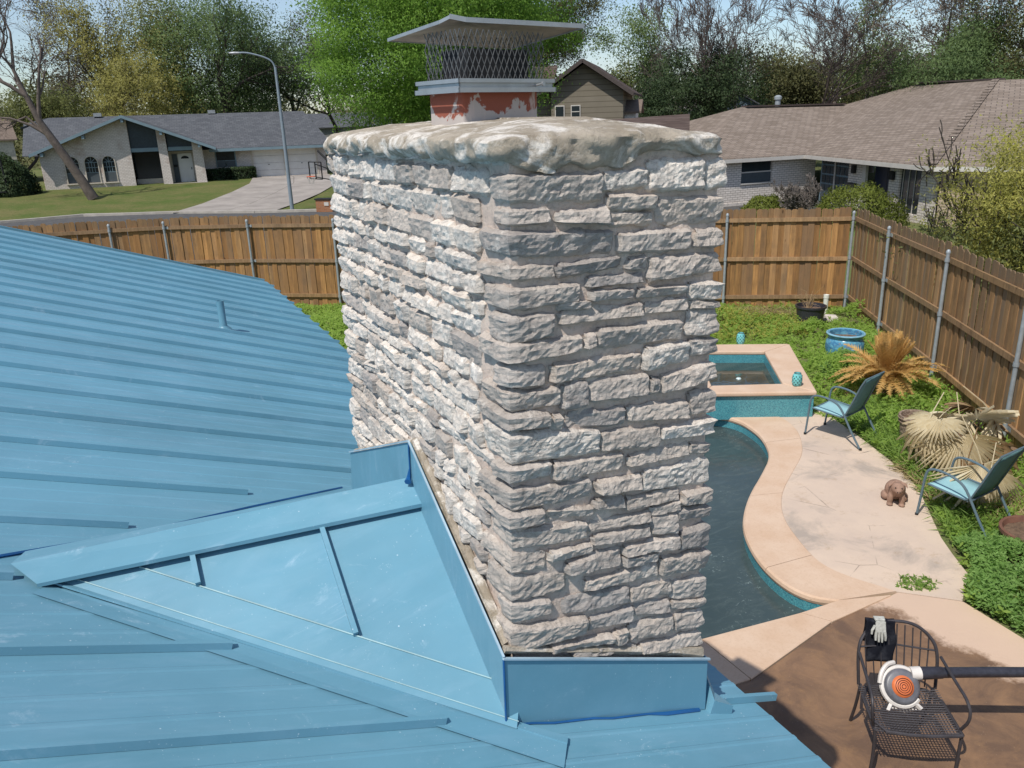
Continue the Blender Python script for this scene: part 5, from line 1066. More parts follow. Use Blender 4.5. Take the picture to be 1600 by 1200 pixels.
for w in wins:
    x0, x1 = w[0]+.12, w[1]-.12; xc = (x0+x1)/2; R = (x1-x0)/2; sp = 1.72; b = MB()
    path = [(x0-.03, -.02, .36), (x0-.03, -.02, sp)]+[(xc-(R+.03)*math.cos(t), -.02, sp+(R+.03)*math.sin(t)) for t in [math.pi*i/12 for i in range(1, 12)]]+[(x1+.03, -.02, sp), (x1+.03, -.02, .36)]
    for i in range(len(path)-1): b.bar(path[i], path[i+1], .06, .09, up=(0, 1, 0))
    f = b.build('window', M['cream'], lh); b = MB(); b.box((xc, -.05, .33), (x1-x0+.22, .16, .07)); b.build('sill', M['cream'], f)
    b = MB(); b.face([(x0, .14, .36), (x1, .14, .36), (x1, .14, sp)]+[(xc+R*math.cos(t), .14, sp+R*math.sin(t)) for t in [math.pi*i/10 for i in range(1, 10)]]+[(x0, .14, sp)]); b.build('pane', M['glass'], f)
    b = MB(); b.box((xc, .10, .70), (x1-x0, .02, .62)); b.build('screen', M['screen'], f)
    b = MB()
    for z_ in (1.04, 1.38, 1.72): b.box((xc, .115, z_), (x1-x0, .03, .035))
    for q in (-.5, 0, .5): b.box((xc+q*R*.66*1.3, .115, 1.38), (.03, .03, .68))
    for an in (45, 90, 135): b.bar((xc, .115, sp), (xc+R*math.cos(rad(an)), .115, sp+R*math.sin(rad(an))), .03, .03, up=(0, 1, 0))
    b.build('muntins', M['trimL'], f, kind='stuff')
# piers
b = MB(); b.extr([(2.0, 0, -.3), (2.62, 0, -.3), (2.55, 0, gz(2.55)-.12), (2.0, 0, gz(2)-.12)], (0, .4, 0)); PB('pier', M['brickL'], b)
b = MB(); b.extr([(4.25, 0, -.3), (4.95, 0, -.3), (4.9, 0, gz(4.9)-.12), (4.25, 0, gz(4.25)-.12)], (0, .4, 0)); PB('pier', M['brickL'], b)
for x0, x1 in ((.18, 2.0), (2.62, 4.25)):
    b = MB(); b.box(((x0+x1)/2, .18, 2.42), (x1-x0, .12, .26)); PB('beam', M['trimL'], b)
    b = MB(); b.extr([(x0, .28, 2.54), (x1, .28, 2.54), (x1, .28, gz(x1)-.14), (x0, .28, gz(x0)-.14)], (0, .05, 0)); PB('panel', M['darkpanel'], b)
b = MB(); b.box((1.1, 1.3, 1.15), (1.85, .06, 2.3)); PB('recess_window', M['glass'], b); b = MB(); b.box((1.1, 1.24, .2), (1.85, .08, .35)); PB('recess_sill', M['cream'], b)
b = MB(); b.box((2.2, .8, 1.1), (.1, 1.2, 2.4)); PB('side_wall', M['brickL'], b)
b = MB(); b.box((3.3, 1.35, 1.15), (2.1, .1, 2.4)); PB('entry_wall', M['cream'], b)
b = MB(); b.box((3.62, 1.27, 1.02), (.95, .05, 2.04)); d = PB('door', M['whitep'], b)
b = MB(); b.face([(3.62-.28, 1.24, 1.68), (3.62+.28, 1.24, 1.68)]+[(3.62+.28*math.cos(t), 1.24, 1.68+.2*math.sin(t)) for t in [math.pi*i/8 for i in range(1, 8)]]); b.build('fan_light', M['glass'], d)
b = MB(); b.box((3.98, 1.22, .98), (.05, .06, .16)); b.build('handle', M['dark'], d)
b = MB(); b.box((2.92, 1.27, 1.02), (.36, .05, 2.0)); PB('side_light', M['screen'], b)
b = MB(); b.box((2.92, 1.22, 1.2), (.26, .12, .16)); PB('letter_box', M['dark'], b)
b = MB(); b.box((2.2, .9, -.08), (5.6, 2.2, .2)); PB('porch_floor', M['concrete'], b)
# set back wing
b = MB(); b.box((5.3, 2.1, 1.0), (.9, .25, 2.7)); b.box((7.75, 2.1, 1.0), (1.15, .25, 2.7)); b.box((6.45, 2.12, 2.2), (1.5, .2, .3)); b.box((6.45, 2.12, .3), (1.5, .2, 1.3)); PB('wall', M['brickL'], b)
b = MB(); b.box((6.45, 2.0, 1.48), (1.5, .05, 1.12)); w = PB('window', M['trimL'], b); b = MB(); b.box((6.45, 1.965, 1.7), (1.3, .02, .6)); b.build('pane', M['glass'], w); b = MB(); b.box((6.45, 1.955, 1.15), (1.3, .03, .42)); b.build('shade', M['screen'], w)
b = MB(); b.box((8.32, 2.1, 1.1), (.12, .3, 2.2)); b.box((10.8, 2.1, 1.1), (.22, .3, 2.2)); b.box((13.18, 2.1, 1.1), (.12, .3, 2.2)); b.box((10.75, 2.1, 2.25), (5.0, .3, .2)); PB('garage_frame', M['cream'], b)
for x0, x1 in ((8.38, 10.69), (10.91, 13.12)):
    for k in range(4): b = MB(); b.box(((x0+x1)/2, 2.2, .27+.53*k), (x1-x0, .05, .515)); PB('garage_panel', M['whitep'], b)
    b = MB(); b.box(((x0+x1)/2, 2.16, .95), (.12, .03, .04)); PB('garage_handle', M['dark'], b)
b = MB(); b.box((13.55, 2.1, 1.0), (.62, .25, 2.7)); b.box((13.75, 6.5, 1.0), (.22, 8.6, 2.7)); b.box((-5.5, 5, 1.0), (.22, 9.8, 2.7)); b.box((4, 11, 1.0), (19, .22, 2.7)); PB('wall', M['brickL'], b)
# roofs
rzL = 4.78
b = MB(); t0 = -.75; t1 = 7.0
for sg_ in (-1, 1):
    xe = sg_*6.0+(.0 if sg_ < 0 else -.2); ze = rzL-2.32
    pts = [(0, t0, rzL), (xe, t0, ze), (xe, t1+3, ze), (0, t1, rzL)]
    if sg_ < 0: pts = pts[::-1]
    b.extr(pts, (0, 0, -.07))
PB('front_gable_roof', M['shingL'], b)
b = MB()
for sg_ in (-1, 1):
    xe = sg_*6.05+(.0 if sg_ < 0 else -.2); b.bar((0, t0-.03, rzL-.07), (xe, t0-.03, rzL-2.32-.09), .06, .19, up=(0, 1, 0)) if False else b.extr([(0, t0-.02, rzL-.0), (0, t0-.02, rzL-.2), (xe, t0-.02, rzL-2.54), (xe, t0-.02, rzL-2.34)] if sg_ < 0 else [(0, t0-.02, rzL-.2), (0, t0-.02, rzL), (xe, t0-.02, rzL-2.34), (xe, t0-.02, rzL-2.54)], (0, -.05, 0))
PB('rake_board', M['trimL'], b)
for s_ in (-5.3, -2.6, .0, 2.35, 4.75):
    z_ = rzL-abs(s_)*(2.32/6.0)-.36; b = MB(); b.box((s_, -.35, z_), (.17, .8, .22)); PB('rafter_end', M['trimL'], b)
# main roof: eave front at t=1.4, ridge at t=6.8 z 4.8
ZR, TR, TE, ZE = 4.84, 7.0, 1.35, 2.30
b = MB(); b.extr([(-5.6, TE-.1, ZE-.05), (14.4, TE, ZE), (13.0, TR, ZR), (-5.7, TR, ZR)], (0, 0, -.06)); b.extr([(14.4, TE, ZE), (14.4, 12.6, ZE), (13.0, TR, ZR)], (0, 0, -.06)); b.extr([(-5.7, TR, ZR), (13.0, TR, ZR), (14.4, 12.6, ZE), (-5.7, 12.6, ZE)], (0, 0, -.06)); b.extr([(-7.4, 5.5, 4.2), (-5.7, TR, ZR), (-5.7, 12.6, ZE), (-7.5, 9, 3.2)], (0, 0, -.05)); b.extr([(-6.9, 1.6, ZE), (-5.65, 1.6, ZE), (-5.7, TR, ZR), (-7.3, TR-.6, 4.45)], (0, 0, -.06)); PB('roof', M['shingL'], b)
b = MB(); b.box((9.9, TE-.04, ZE-.14), (9.1, .05, .2)); PB('fascia', M['trimL'], b)
for px_, y_, z_ in ((-2.3, 6.9, 4.86), (5.9, 7.0, 4.86)): b = MB(); b.box((px_, y_, z_+.1), (.55, .4, .26)); PB('roof_vent', simple('roof_vent_metal', (.25, .27, .28), .5), b)
# right house (walls in world coordinates)
rh = thing('brick_bungalow', 'pale brick bungalow with broad brown shingle hip roof behind the yard fence', 'house', (29, 29, 0))
RO_ = Vector((29, 29, 0))
dB = (Vector((27.76, 20.7, 0))-Vector((31.56, 30.65, 0))).normalized(); dC = (Vector((31.5, 15.1, 0))-Vector((27.76, 20.7, 0))).normalized()
bk = dict(c1=(.66, .60, .54), c2=(.74, .68, .62), mortar=(.30, .26, .23), bw=.30, bh=.105, msize=.014)
M['brickA'] = mat_brick('pale_brick_north', along=(1, 0), **bk); M['brickB'] = mat_brick('pale_brick_entry', along=(dB.x, dB.y), **bk)
M['brickC'] = mat_brick('tan_brick', along=(dC.x, dC.y), c1=(.42, .32, .23), c2=(.50, .39, .28), mortar=(.30, .25, .2), bw=.30, bh=.105, msize=.014)
sh = dict(c1=(.205, .162, .13), c2=(.29, .235, .195), mortar=(.095, .08, .07), bw=.42, bh=.20, zs=3.1, msize=.018, bump=.8)
M['shA'] = mat_brick('brown_shingles_a', along=(1, 0), **sh); M['shB'] = mat_brick('brown_shingles_b', along=(dB.x, dB.y), **sh); M['shC'] = mat_brick('brown_shingles_c', along=(dC.x, dC.y), **sh)
M['whitetrim'] = simple('painted_white_trim', (.52, .49, .45), .6, .08, 3); M['navy'] = simple('navy_door', (.012, .02, .05), .4)
def RP(pts): return [Vector(p)-RO_ for p in pts]
E0 = Vector((22.3, 31.07, 2.3)); E1 = Vector((31.56, 30.65, 2.3)); E2 = Vector((27.76, 20.7, 2.3)); E3 = Vector((33.2, 12.5, 2.3))
RA1 = Vector((29.4, 37.75, 4.62)); RA1 = Vector((33.4, 37.6, 4.63)); RA2 = Vector((41.5, 37.4, 4.60)); RB1 = Vector((43.4, 33.8, 5.62)); RB2 = Vector((38.6, 26.0, 5.45)); RC = Vector((46.5, 18.0, 5.5)); EL = Vector((25.5, 31.0, 2.3)); EB = Vector((25.8, 44.3, 2.3))
def roofp(name, pts, m): b = MB(); b.extr(RP(pts), (0, 0, -.08)); o = b.build(name, M[m], rh); bm = bmesh.new(); bm.from_mesh(o.data); bmesh.ops.triangulate(bm, faces=[f for f in bm.faces if len(f.verts) > 3]); bmesh.ops.recalc_face_normals(bm, faces=bm.faces); bm.to_mesh(o.data); bm.free(); return o
roofp('roof_slope', [EL, E1, RA2, RA1], 'shA'); roofp('roof_slope', [EL, RA1, EB], 'shB')
roofp('roof_slope', [E1, E2, RB2, RB1, RA2], 'shB'); roofp('roof_slope', [E2, E3, RC, RB2], 'shC')
roofp('roof_slope', [RA1, RA2, RB1, Vector((52, 40, 2.6)), Vector((44, 48, 2.3)), EB], 'shA'); roofp('roof_slope', [RB2, RC, Vector((52, 30, 3.2)), RB1], 'shB')
for a, c_ in ((RA1, RA2), (RB2, RB1)):
    b = MB(); b.bar(a-RO_+Vector((.3, 0, .05)), c_-RO_+Vector((-.2, 0, .05)), .5, .08); b.build('ridge_vent', simple('dark_ridge_vent', (.07, .05, .045), .8), rh)
b = MB(); N = 26
for i in range(N):
    p = E2.lerp(RB2, (i+.1)/N); q = E2.lerp(RB2, (i+.95)/N); b.bar(p-RO_+Vector((0, 0, .06)), q-RO_+Vector((0, 0, .04)), .30, .03)
b.build('hip_caps', M['shC'], rh, kind='stuff')
def gut(a, c_): b = MB(); b.bar(a-RO_+Vector((0, 0, -.12)), c_-RO_+Vector((0, 0, -.12)), .10, .17); b.build('gutter', M['whitetrim'], rh)
gut(EL, E1); gut(E1, E2); gut(E2, E3)
def wallseg(base, d, nin, s0, s1, z0, z1, mat, name='wall', th=.2, off=.45):
    a = base+d*s0+nin*off; c_ = base+d*s1+nin*off; b = MB(); a = a-RO_; c_ = c_-RO_; t = nin*th
    b.hexa([(a.x, a.y, z0), (c_.x, c_.y, z0), (c_.x+t.x, c_.y+t.y, z0), (a.x+t.x, a.y+t.y, z0), (a.x, a.y, z1), (c_.x, c_.y, z1), (c_.x+t.x, c_.y+t.y, z1), (a.x+t.x, a.y+t.y, z1)])
    o = b.build(name, M[mat] if isinstance(mat, str) else mat, rh); bm = bmesh.new(); bm.from_mesh(o.data); bmesh.ops.recalc_face_normals(bm, faces=bm.faces); bm.to_mesh(o.data); bm.free(); return o
bA = Vector((31.56, 30.65, 0)); dA = Vector((-1, 0.04, 0)).normalized(); nA = Vector((0, 1, 0))
# window in wall A from x 28.1..30.0 z 1.1..2.05
sW0, sW1 = 31.56-29.95, 31.56-28.05
wallseg(bA, dA, nA, -1.2, sW0, .15, 2.28, 'brickA'); wallseg(bA, dA, nA, sW1, 6.0, .15, 2.28, 'brickA'); wallseg(bA, dA, nA, sW0+.001, sW1-.001, .15, 1.06, 'brickA'); wallseg(bA, dA, nA, sW0+.001, sW1-.001, 2.08, 2.28, 'brickA')
wallseg(bA, dA, nA, sW0, sW1, 1.06, 2.08, 'glass', 'window', .03, .56); wallseg(bA, dA, nA, sW0, sW1, 1.06, 1.55, 'screen', 'lower_sash', .02, .53); wallseg(bA, dA, nA, sW0, sW1, 1.54, 1.60, 'whitetrim', 'meeting_rail', .04, .50); wallseg(bA, dA, nA, sW0-.05, sW1+.05, 1.0, 1.06, 'whitetrim', 'sill', .3, .38)
wallseg(bA, dA, nA, -1.2, 6.0, -.2, .148, simple('pale_foundation', (.55, .50, .45), .9), 'foundation', .2, .40)
wallseg(Vector((25.55, 30.9, 0)), Vector((0, 1, 0)), Vector((1, 0, 0)), .3, 12, -.2, 2.28, 'brickB', 'wall', .2, .3)
nB = Vector((-dB.y, dB.x, 0)); nB = nB if nB.x > 0 else -nB
bB = Vector((31.56, 30.65, 0))
def WB(s0, s1, z0, z1, m, nme='wall', off=.5, th=.2): return wallseg(bB, dB, nB, s0, s1, z0, z1, m, nme, th, off)
# bay window with panes
w = WB(.6, 3.55, -.1, 2.25, 'trimL', 'window_wall', .62, .05)
for k in range(6):
    for r in range(5):
        s0 = .78+k*.46; WB(s0, s0+.38, .12+r*.44 if r else .12, .12+r*.44+.36, 'glass' if r > 1 else 'screen', 'pane', .585, .02)
WB(2.08, 2.16, -.1, 2.25, 'whitetrim', 'mullion', .54, .06)
WB(3.55, 4.75, -.1, 2.25, 'brickB'); WB(4.85, 5.15, -.1, 2.25, 'whitetrim', 'door_post', .45, .12); WB(5.15, 7.2, -.1, 2.2, 'navy', 'front_door', .9, .08); WB(6.15, 6.17, -.1, 2.2, 'dark', 'door_joint', .893, .006)
WB(7.0, 7.75, -.1, 2.25, 'brickB'); w = WB(7.75, 9.3, .3, 2.1, 'glass', 'window', .6, .03)
for k in range(4): WB(7.9+k*.42, 7.93+k*.42, .3, 2.1, 'whitetrim', 'muntin', .57, .02)
WB(9.3, 10.15, -.1, 2.25, 'brickB'); WB(7.75, 9.3, -.1, .3, 'brickB')
WB(3.8, 4.4, .98, 1.2, 'dark', 'letter_box', .36, .12); WB(4.0, 4.25, 1.62, 1.98, 'dark', 'wall_lamp', .36, .13); WB(7.15, 7.45, 1.55, 1.9, 'dark', 'wall_lamp', .36, .13)
nC = Vector((-dC.y, dC.x, 0)); nC = nC if nC.x > 0 else -nC
wallseg(Vector((27.76, 20.7, 0)), dC, nC, .35, 9.5, -.2, 2.25, 'brickC')
b = MB(); b.lathe([(.16, 0), (.16, .45), (.22, .46), (.22, .62), (.1, .70), (.001, .70)], 14); b.v = [(v[0]+36.6-29, v[1]+38.0-29, v[2]+4.55) for v in b.v]; b.build('flue_vent', M['galv'], rh)
# tan two storey gable house
gh = thing('gable_house', 'tan clapboard two storey house with brown gable roof behind the bright green tree', 'house', (23.0, 37.2, 0), math.atan2(-.62, .78)*1.0)
Lg = gh.matrix_world if False else None
M['clap'] = mat_brick('tan_clapboard', (.20, .175, .135), (.215, .19, .15), (.10, .085, .065), (1, -.8), 30, .27, 1, .018, bump=.9); M['brownroof'] = mat_brick('dark_brown_shingles', (.085, .06, .052), (.12, .09, .08), (.045, .033, .03), (1, .3), .4, .22, 2.2, .015, bump=.5); M['brownfascia'] = simple('dark_brown_fascia', (.06, .045, .04), .6)
b = MB(); b.extr([(-1.95, 0, 0), (1.75, 0, 0), (1.75, 0, 5.62), (-.25, 0, 6.95), (-1.95, 0, 5.85)], (0, 7, 0)); b.build('wall', M['clap'], gh)
for s_ in (-1, 1):
    b = MB(); xe = -.25+s_*2.55; pts = [(-.25, -.5, 7.18), (xe, -.5, 5.50), (xe, 7.5, 5.50), (-.25, 7.5, 7.18)]; b.extr(pts if s_ > 0 else pts[::-1], (0, 0, -.10)); b.build('roof', M['brownroof'], gh)
    b = MB(); b.bar((-.25, -.53, 7.10), (xe, -.53, 5.42), .05, .18, up=(0, 0, 1)); b.build('rake_board', M['brownfascia'], gh)
for x0, x1, z0, z1 in ((-1.75, -1.25, 3.5, 5.0), (-.92, -.42, 4.35, 5.0)):
    b = MB(); b.box(((x0+x1)/2, -.03, (z0+z1)/2), (x1-x0, .06, z1-z0)); w = b.build('window', M['whitetrim'], gh); b = MB(); b.box(((x0+x1)/2, -.065, (z0+z1)/2), (x1-x0-.09, .02, z1-z0-.1)); b.build('pane', M['glass'], w); b = MB(); b.box(((x0+x1)/2, -.08, (z0+z1)/2), (x1-x0-.09, .02, .04)); b.build('sash_bar', M['whitetrim'], w)
b = MB(); b.lathe([(.05, 0), (.05, .35), (.001, .35)], 8, (-1.6, 2.6, 6.2)); b.build('vent_pipe', M['cream'], gh)
wg = MB(); 
b = MB(); b.extr([(-1.9, 2.0, 7.05), (-10, 2.0, 7.05), (-10, -.2, 5.7), (-1.9, -.2, 5.7)], (0, 0, -.1)); b.build('side_roof', M['brownroof'], gh); b = MB(); b.box((-6, 2.5, 2.8), (8.1, 4, 5.6)); b.build('side_wing', M['clap'], gh)
# low brown roofed house beside it
bh = thing('low_brown_house', 'low house with dark brown roof in front of the tan gable house', 'house', (22.3, 30.2, 0), rad(-38))
b = MB(); b.box((-1.0, 1.8, 1.8), (4.4, 3.2, 3.6)); b.build('wall', M['clap'], bh)
for s_ in (-1, 1):
    b = MB(); pts = [(-3.4, 1.8, 4.22), (1.3, 1.8, 4.40), (1.3, 1.8+s_*2.0, 3.75), (-3.4, 1.8+s_*2.0, 3.6)]; b.extr(pts if s_ < 0 else pts[::-1], (0, 0, -.09)); b.build('roof', M['brownroof'], bh)
b = MB(); b.extr([(1.2, .1, 3.7), (1.2, 3.5, 3.7), (1.2, 1.8, 4.25)], (.05, 0, 0)); b.build('gable', M['brownfascia'], bh)
def smallhouse(name, label, loc, rz, w, d, h, rh_, wm, rm):
    t = thing(name, label, 'house', loc, rz); b = MB(); b.box((0, 0, h/2), (w, d, h)); b.build('wall', wm, t)
    for s_ in (-1, 1): b = MB(); pts = [(-w/2-.3, 0, h+rh_), (w/2+.3, 0, h+rh_), (w/2+.3, s_*(d/2+.3), h-.1), (-w/2-.3, s_*(d/2+.3), h-.1)]; b.extr(pts if s_ < 0 else pts[::-1], (0, 0, -.1)); b.build('roof', rm, t)
    b = MB(); b.extr([(w/2-.02, -d/2, h), (w/2-.02, d/2, h), (w/2-.02, 0, h+rh_-.1)], (.05, 0, 0)); b.build('gable', wm, t); b = MB(); b.extr([(-w/2+.02, -d/2, h), (-w/2+.02, 0, h+rh_-.1), (-w/2+.02, d/2, h)], (-.05, 0, 0)); b.build('gable', wm, t)
    for x in (-w/4, w/4): b = MB(); b.box((x, -d/2-.02, h*.62), (.9, .05, 1.0)); b.build('window', M['glass'], t)
    return t
smallhouse('blue_grey_house', 'small blue grey gabled house among the bare trees beyond the brown hip roof', (44.5, 51.5, 0), rad(-120), 6, 5, 4.4, 1.4, simple('blue_grey_siding', (.10, .14, .19), .8), M['shingL'])
smallhouse('white_shed', 'white painted outbuilding between the tan gable house and the dark cedar', (25.6, 38.2, 0), rad(-38), 1.8, 2.6, 4.7, .5, simple('white_siding', (.62, .62, .62), .7), simple('tan_roof', (.16, .12, .095), .9))
smallhouse('pale_house', 'pale beige house with brown roof at the far left behind the leaning tree', (-10.2, 80, .8), rad(8), 8, 7, 3.4, 1.6, simple('beige_siding', (.45, .42, .36), .8), simple('tan_roof', (.16, .12, .095), .9))
smallhouse('grey_house', 'low grey house glimpsed through the trunks beyond the garage', (26, 96, 1.2), rad(-10), 14, 8, 3.0, 1.4, simple('grey_siding', (.22, .22, .21), .8), M['shingL'])
smallhouse('rust_house', 'rusty red house glimpsed between bare trunks beyond the brown hip roof', (51, 60, .5), rad(-40), 9, 6, 4.0, 1.3, simple('rust_siding', (.24, .13, .10), .8), simple('pale_roof', (.26, .23, .21), .9))
# street lamp
sp_ = thing('street_lamp', 'tall galvanised street lamp with curved arm on the kerb', 'street lamp', (9.06, 45.38, .0))
M['lampgrey'] = simple('pale_blue_grey_steel', (.25, .30, .34), .45, .08, 5, .3)
b = MB(); b.tube([(0, 0, 0), (0, 0, 4), (-.03, 0, 7.35)], [.11, .09, .065], 12); b.build('pole', M['lampgrey'], sp_, smooth=True)
b = MB(); b.tube(sm3([(-.03, 0, 7.3), (-.15, .03, 7.66), (-.6, .12, 7.88), (-1.34, .27, 8.07), (-1.75, .36, 8.06)]), .042, 8); b.build('arm', M['lampgrey'], sp_, smooth=True)
b = MB(); b.lathe([(.001, -.25), (.08, -.2), (.11, 0), (.09, .25), (.001, .32)], 12); b.v = [(-1.95+v[2]*.97, .40-v[2]*.2+v[1], 8.05+v[0]*.6) for v in b.v]; b.build('lamp_head', simple('lamp_head_grey', (.45, .46, .47), .4), sp_, smooth=True)
b = MB(); b.box((0, 0, .05), (.35, .35, .1)); b.build('base', M['concrete'], sp_)
# mailbox pillar, hoop, bin, sign pole
mb_ = thing('brick_mailbox', 'orange brown brick mailbox pillar with dark cap beside the street lamp', 'mailbox', (10.55, 43.85, 0), rad(-35)); M['redbrick'] = mat_brick('orange_brick', (.30, .11, .045), (.38, .16, .07), (.28, .2, .15), (.8, -.57), .2, .075)
b = MB(); b.box((0, 0, .32), (.9, .5, .64)); b.build('pillar', M['redbrick'], mb_); b = MB(); b.box((0, 0, .67), (1.0, .6, .06)); b.build('cap', M['dark'], mb_); b = MB(); b.box((.15, -.26, .42), (.25, .04, .18)); b.build('door', M['whitetrim'], mb_)
hp = thing('basketball_hoop', 'black basketball hoop with orange rim beside the driveway', 'basketball hoop', (11.55, 45.2, 0), rad(20))
b = MB(); b.tube([(0, 0, 0), (0, 0, 2.2), (-.35, .9, 3.1)], .06, 8); b.build('pole', M['dark'], hp)
b = MB()
for a, c_ in (((-.62, .3, 1.6), (-.62, 1.5, 1.6)), ((-.62, .3, 2.5), (-.62, 1.5, 2.5)), ((-.62, .3, 1.6), (-.62, .3, 2.5)), ((-.62, 1.5, 1.6), (-.62, 1.5, 2.5)), ((-.62, .9, 1.6), (-.62, .9, 2.5)), ((-.62, .9, 2.4), (0, 0, 2.0)), ((-.62, .9, 1.7), (0, 0, 1.5))): b.bar(a, c_, .05, .05)
b.build('backboard_frame', M['dark'], hp)
b = MB(); b.tube([(-.95+.23*math.cos(a), .9+.23*math.sin(a), 1.75) for a in [i*math.pi/8 for i in range(16)]], .02, 6, closed=True); b.build('rim', simple('orange_rim', (.6, .12, .05), .5), hp)
b = MB()
for i in range(12): a = i*math.pi/6; b.tube([(-.95+.22*math.cos(a), .9+.22*math.sin(a), 1.74), (-.95+.13*math.cos(a+.3), .9+.13*math.sin(a+.3), 1.35)], .008, 4)
b.build('net', M['whitetrim'], hp, kind='stuff')
bn = thing('recycling_bin', 'blue wheeled recycling bin at the right end of the garage', 'bin', (16.6, 63.8, .68), rad(-10)); M['binblue'] = simple('blue_plastic', (.015, .055, .18), .5)
b = MB(); b.hexa([(-.3, -.3, .1), (.3, -.3, .1), (.3, .3, .1), (-.3, .3, .1), (-.4, -.4, 1.5), (.4, -.4, 1.5), (.4, .4, 1.5), (-.4, .4, 1.5)]); b.build('body', M['binblue'], bn, bev=.03); b = MB(); b.box((0, 0, 1.55), (.88, .88, .1)); b.build('lid', M['binblue'], bn, bev=.03)
for s_ in (-1, 1): b = MB(); b.lathe([(.001, -.03), (.12, -.03), (.12, .03), (.001, .03)], 12); b.v = [(v[2]+s_*.33, v[0]+.3, v[1]+.12) for v in b.v]; b.build('wheel', M['dark'], bn)
sp2 = thing('sign_post', 'slim black post with small base by the round dark bush', 'post', (-5.5, 61.98, .62)); b = MB(); b.tube([(0, 0, 0), (-.1, 0, 3.2)], .06, 6); b.build('pole', M['dark'], sp2); b = MB(); b.box((-.55, 0, .35), (.9, .5, .08)); b.bar((-.9, 0, 0), (-.3, 0, .8), .05, .05); b.build('bracket', M['dark'], sp2)
# ================================================================== TREES
def bark(name, c): return simple(name, c, .95, .35, 3, bump=.6, dist=.03)
M['bark'] = bark('dark_bark', (.060, .048, .040)); M['bark_g'] = bark('grey_brown_bark', (.125, .10, .085)); M['bark_l'] = bark('pale_bark', (.20, .17, .15)); M['twig'] = bark('twigs', (.115, .09, .078))
class Tree:
    def __init__(s, sd, rmin=.004): s.rmin = rmin; s.r = np.random.default_rng(sd); s.big = []; s.small = []; s.tips = []
    def grow(s, p, d, L, r, lev, maxl, kids, spread, up, wob=.18, ratio=.62):
        n_ = 4 if lev < maxl else 3; pts = [p]; rs = [r]; dd = d
        for i in range(n_):
            dd = dd+s.r.normal(size=3)*wob+np.array([0, 0, up*.12]); dd /= np.linalg.norm(dd); pts.append(pts[-1]+dd*L/n_); rs.append(max(r*(1-.5*(i+1)/n_), s.rmin))
        (s.big if lev <= 1 else s.small).append((pts, rs))
        if lev >= maxl-1: s.tips += [(q, lev) for q in pts[1:]]
        if lev >= maxl: return
        k = int(s.r.integers(kids[0], kids[1]+1))
        for i in range(k):
            t = 1. if i == 0 else s.r.uniform(.35 if lev else .55, 1.); idx = min(int(t*n_), n_); q = pts[idx]; ax = s.r.normal(size=3); ax -= dd*ax.dot(dd); ax /= np.linalg.norm(ax); an = s.r.uniform(.35, 1.)*spread; nd = dd*math.cos(an)+ax*math.sin(an); nd[2] += up*.35; nd /= np.linalg.norm(nd)
            s.grow(q, nd, L*ratio*s.r.uniform(.75, 1.2), rs[idx]*s.r.uniform(.55, .8), lev+1, maxl, kids, spread, up, wob, ratio)
def tubes(lst, nmin=3):
    V_ = []; F = []; base = 0
    for pts, rs in lst:
        n_ = 7 if rs[0] > .09 else (5 if rs[0] > .03 else 3); P = np.array(pts); K = len(P)
        d = np.gradient(P, axis=0); d /= np.linalg.norm(d, axis=1)[:, None]+1e-9; ref = np.array([1., .2, .1]) if abs(d[0, 2]) > .8 else np.array([0, 0, 1.]); x = np.cross(d, ref); x /= np.linalg.norm(x, axis=1)[:, None]+1e-9; y = np.cross(d, x); a = np.arange(n_)*2*np.pi/n_
        ring = P[:, None]+(x[:, None]*np.cos(a)[None, :, None]+y[:, None]*np.sin(a)[None, :, None])*np.array(rs)[:, None, None]; V_.append(ring.reshape(-1, 3))
        i = np.arange(K-1)[:, None]*n_; k = np.arange(n_)[None]; l = (k+1) % n_; F.append(np.stack([i+k, i+l, i+n_+l, i+n_+k], -1).reshape(-1, 4)+base); base += K*n_
    return np.concatenate(V_), np.concatenate(F)
LN = [None]
def lnorm(V_, ctr, rg, up=.35, rn=.35, loc=None):
    c_ = LN[0]; o = c_-np.array(ctr); o /= np.linalg.norm(o, axis=1)[:, None]+1e-6; N_ = o+rg.normal(size=o.shape)*rn
    if loc is not None: q = c_-loc; q /= np.linalg.norm(q, axis=1)[:, None]+1e-6; N_ = N_*.75+q*.75
    N_[:, 2] += up; N_ /= np.linalg.norm(N_, axis=1)[:, None]; return oriented(V_, N_), N_
def leaves(centers, n_, size, spreadr, rg, aspect=.6, flat=.0):
    c_ = centers[rg.integers(0, len(centers), n_)]+rg.normal(size=(n_, 3))*spreadr; d = rg.normal(size=(n_, 3)); d[:, 2] -= flat; d /= np.linalg.norm(d, axis=1)[:, None]; s_ = rg.normal(size=(n_, 3)); s_ -= d*(s_*d).sum(1)[:, None]; s_ /= np.linalg.norm(s_, axis=1)[:, None]; L = size*rg.uniform(.5, 1.5, n_)[:, None]; LN[0] = c_
    V_ = np.stack([c_-d*L*.4+s_*L*aspect*.55, c_+d*L*.6, c_-d*L*.4-s_*L*aspect*.55], 1).reshape(-1, 3); return V_, np.arange(len(V_)).reshape(-1, 3)
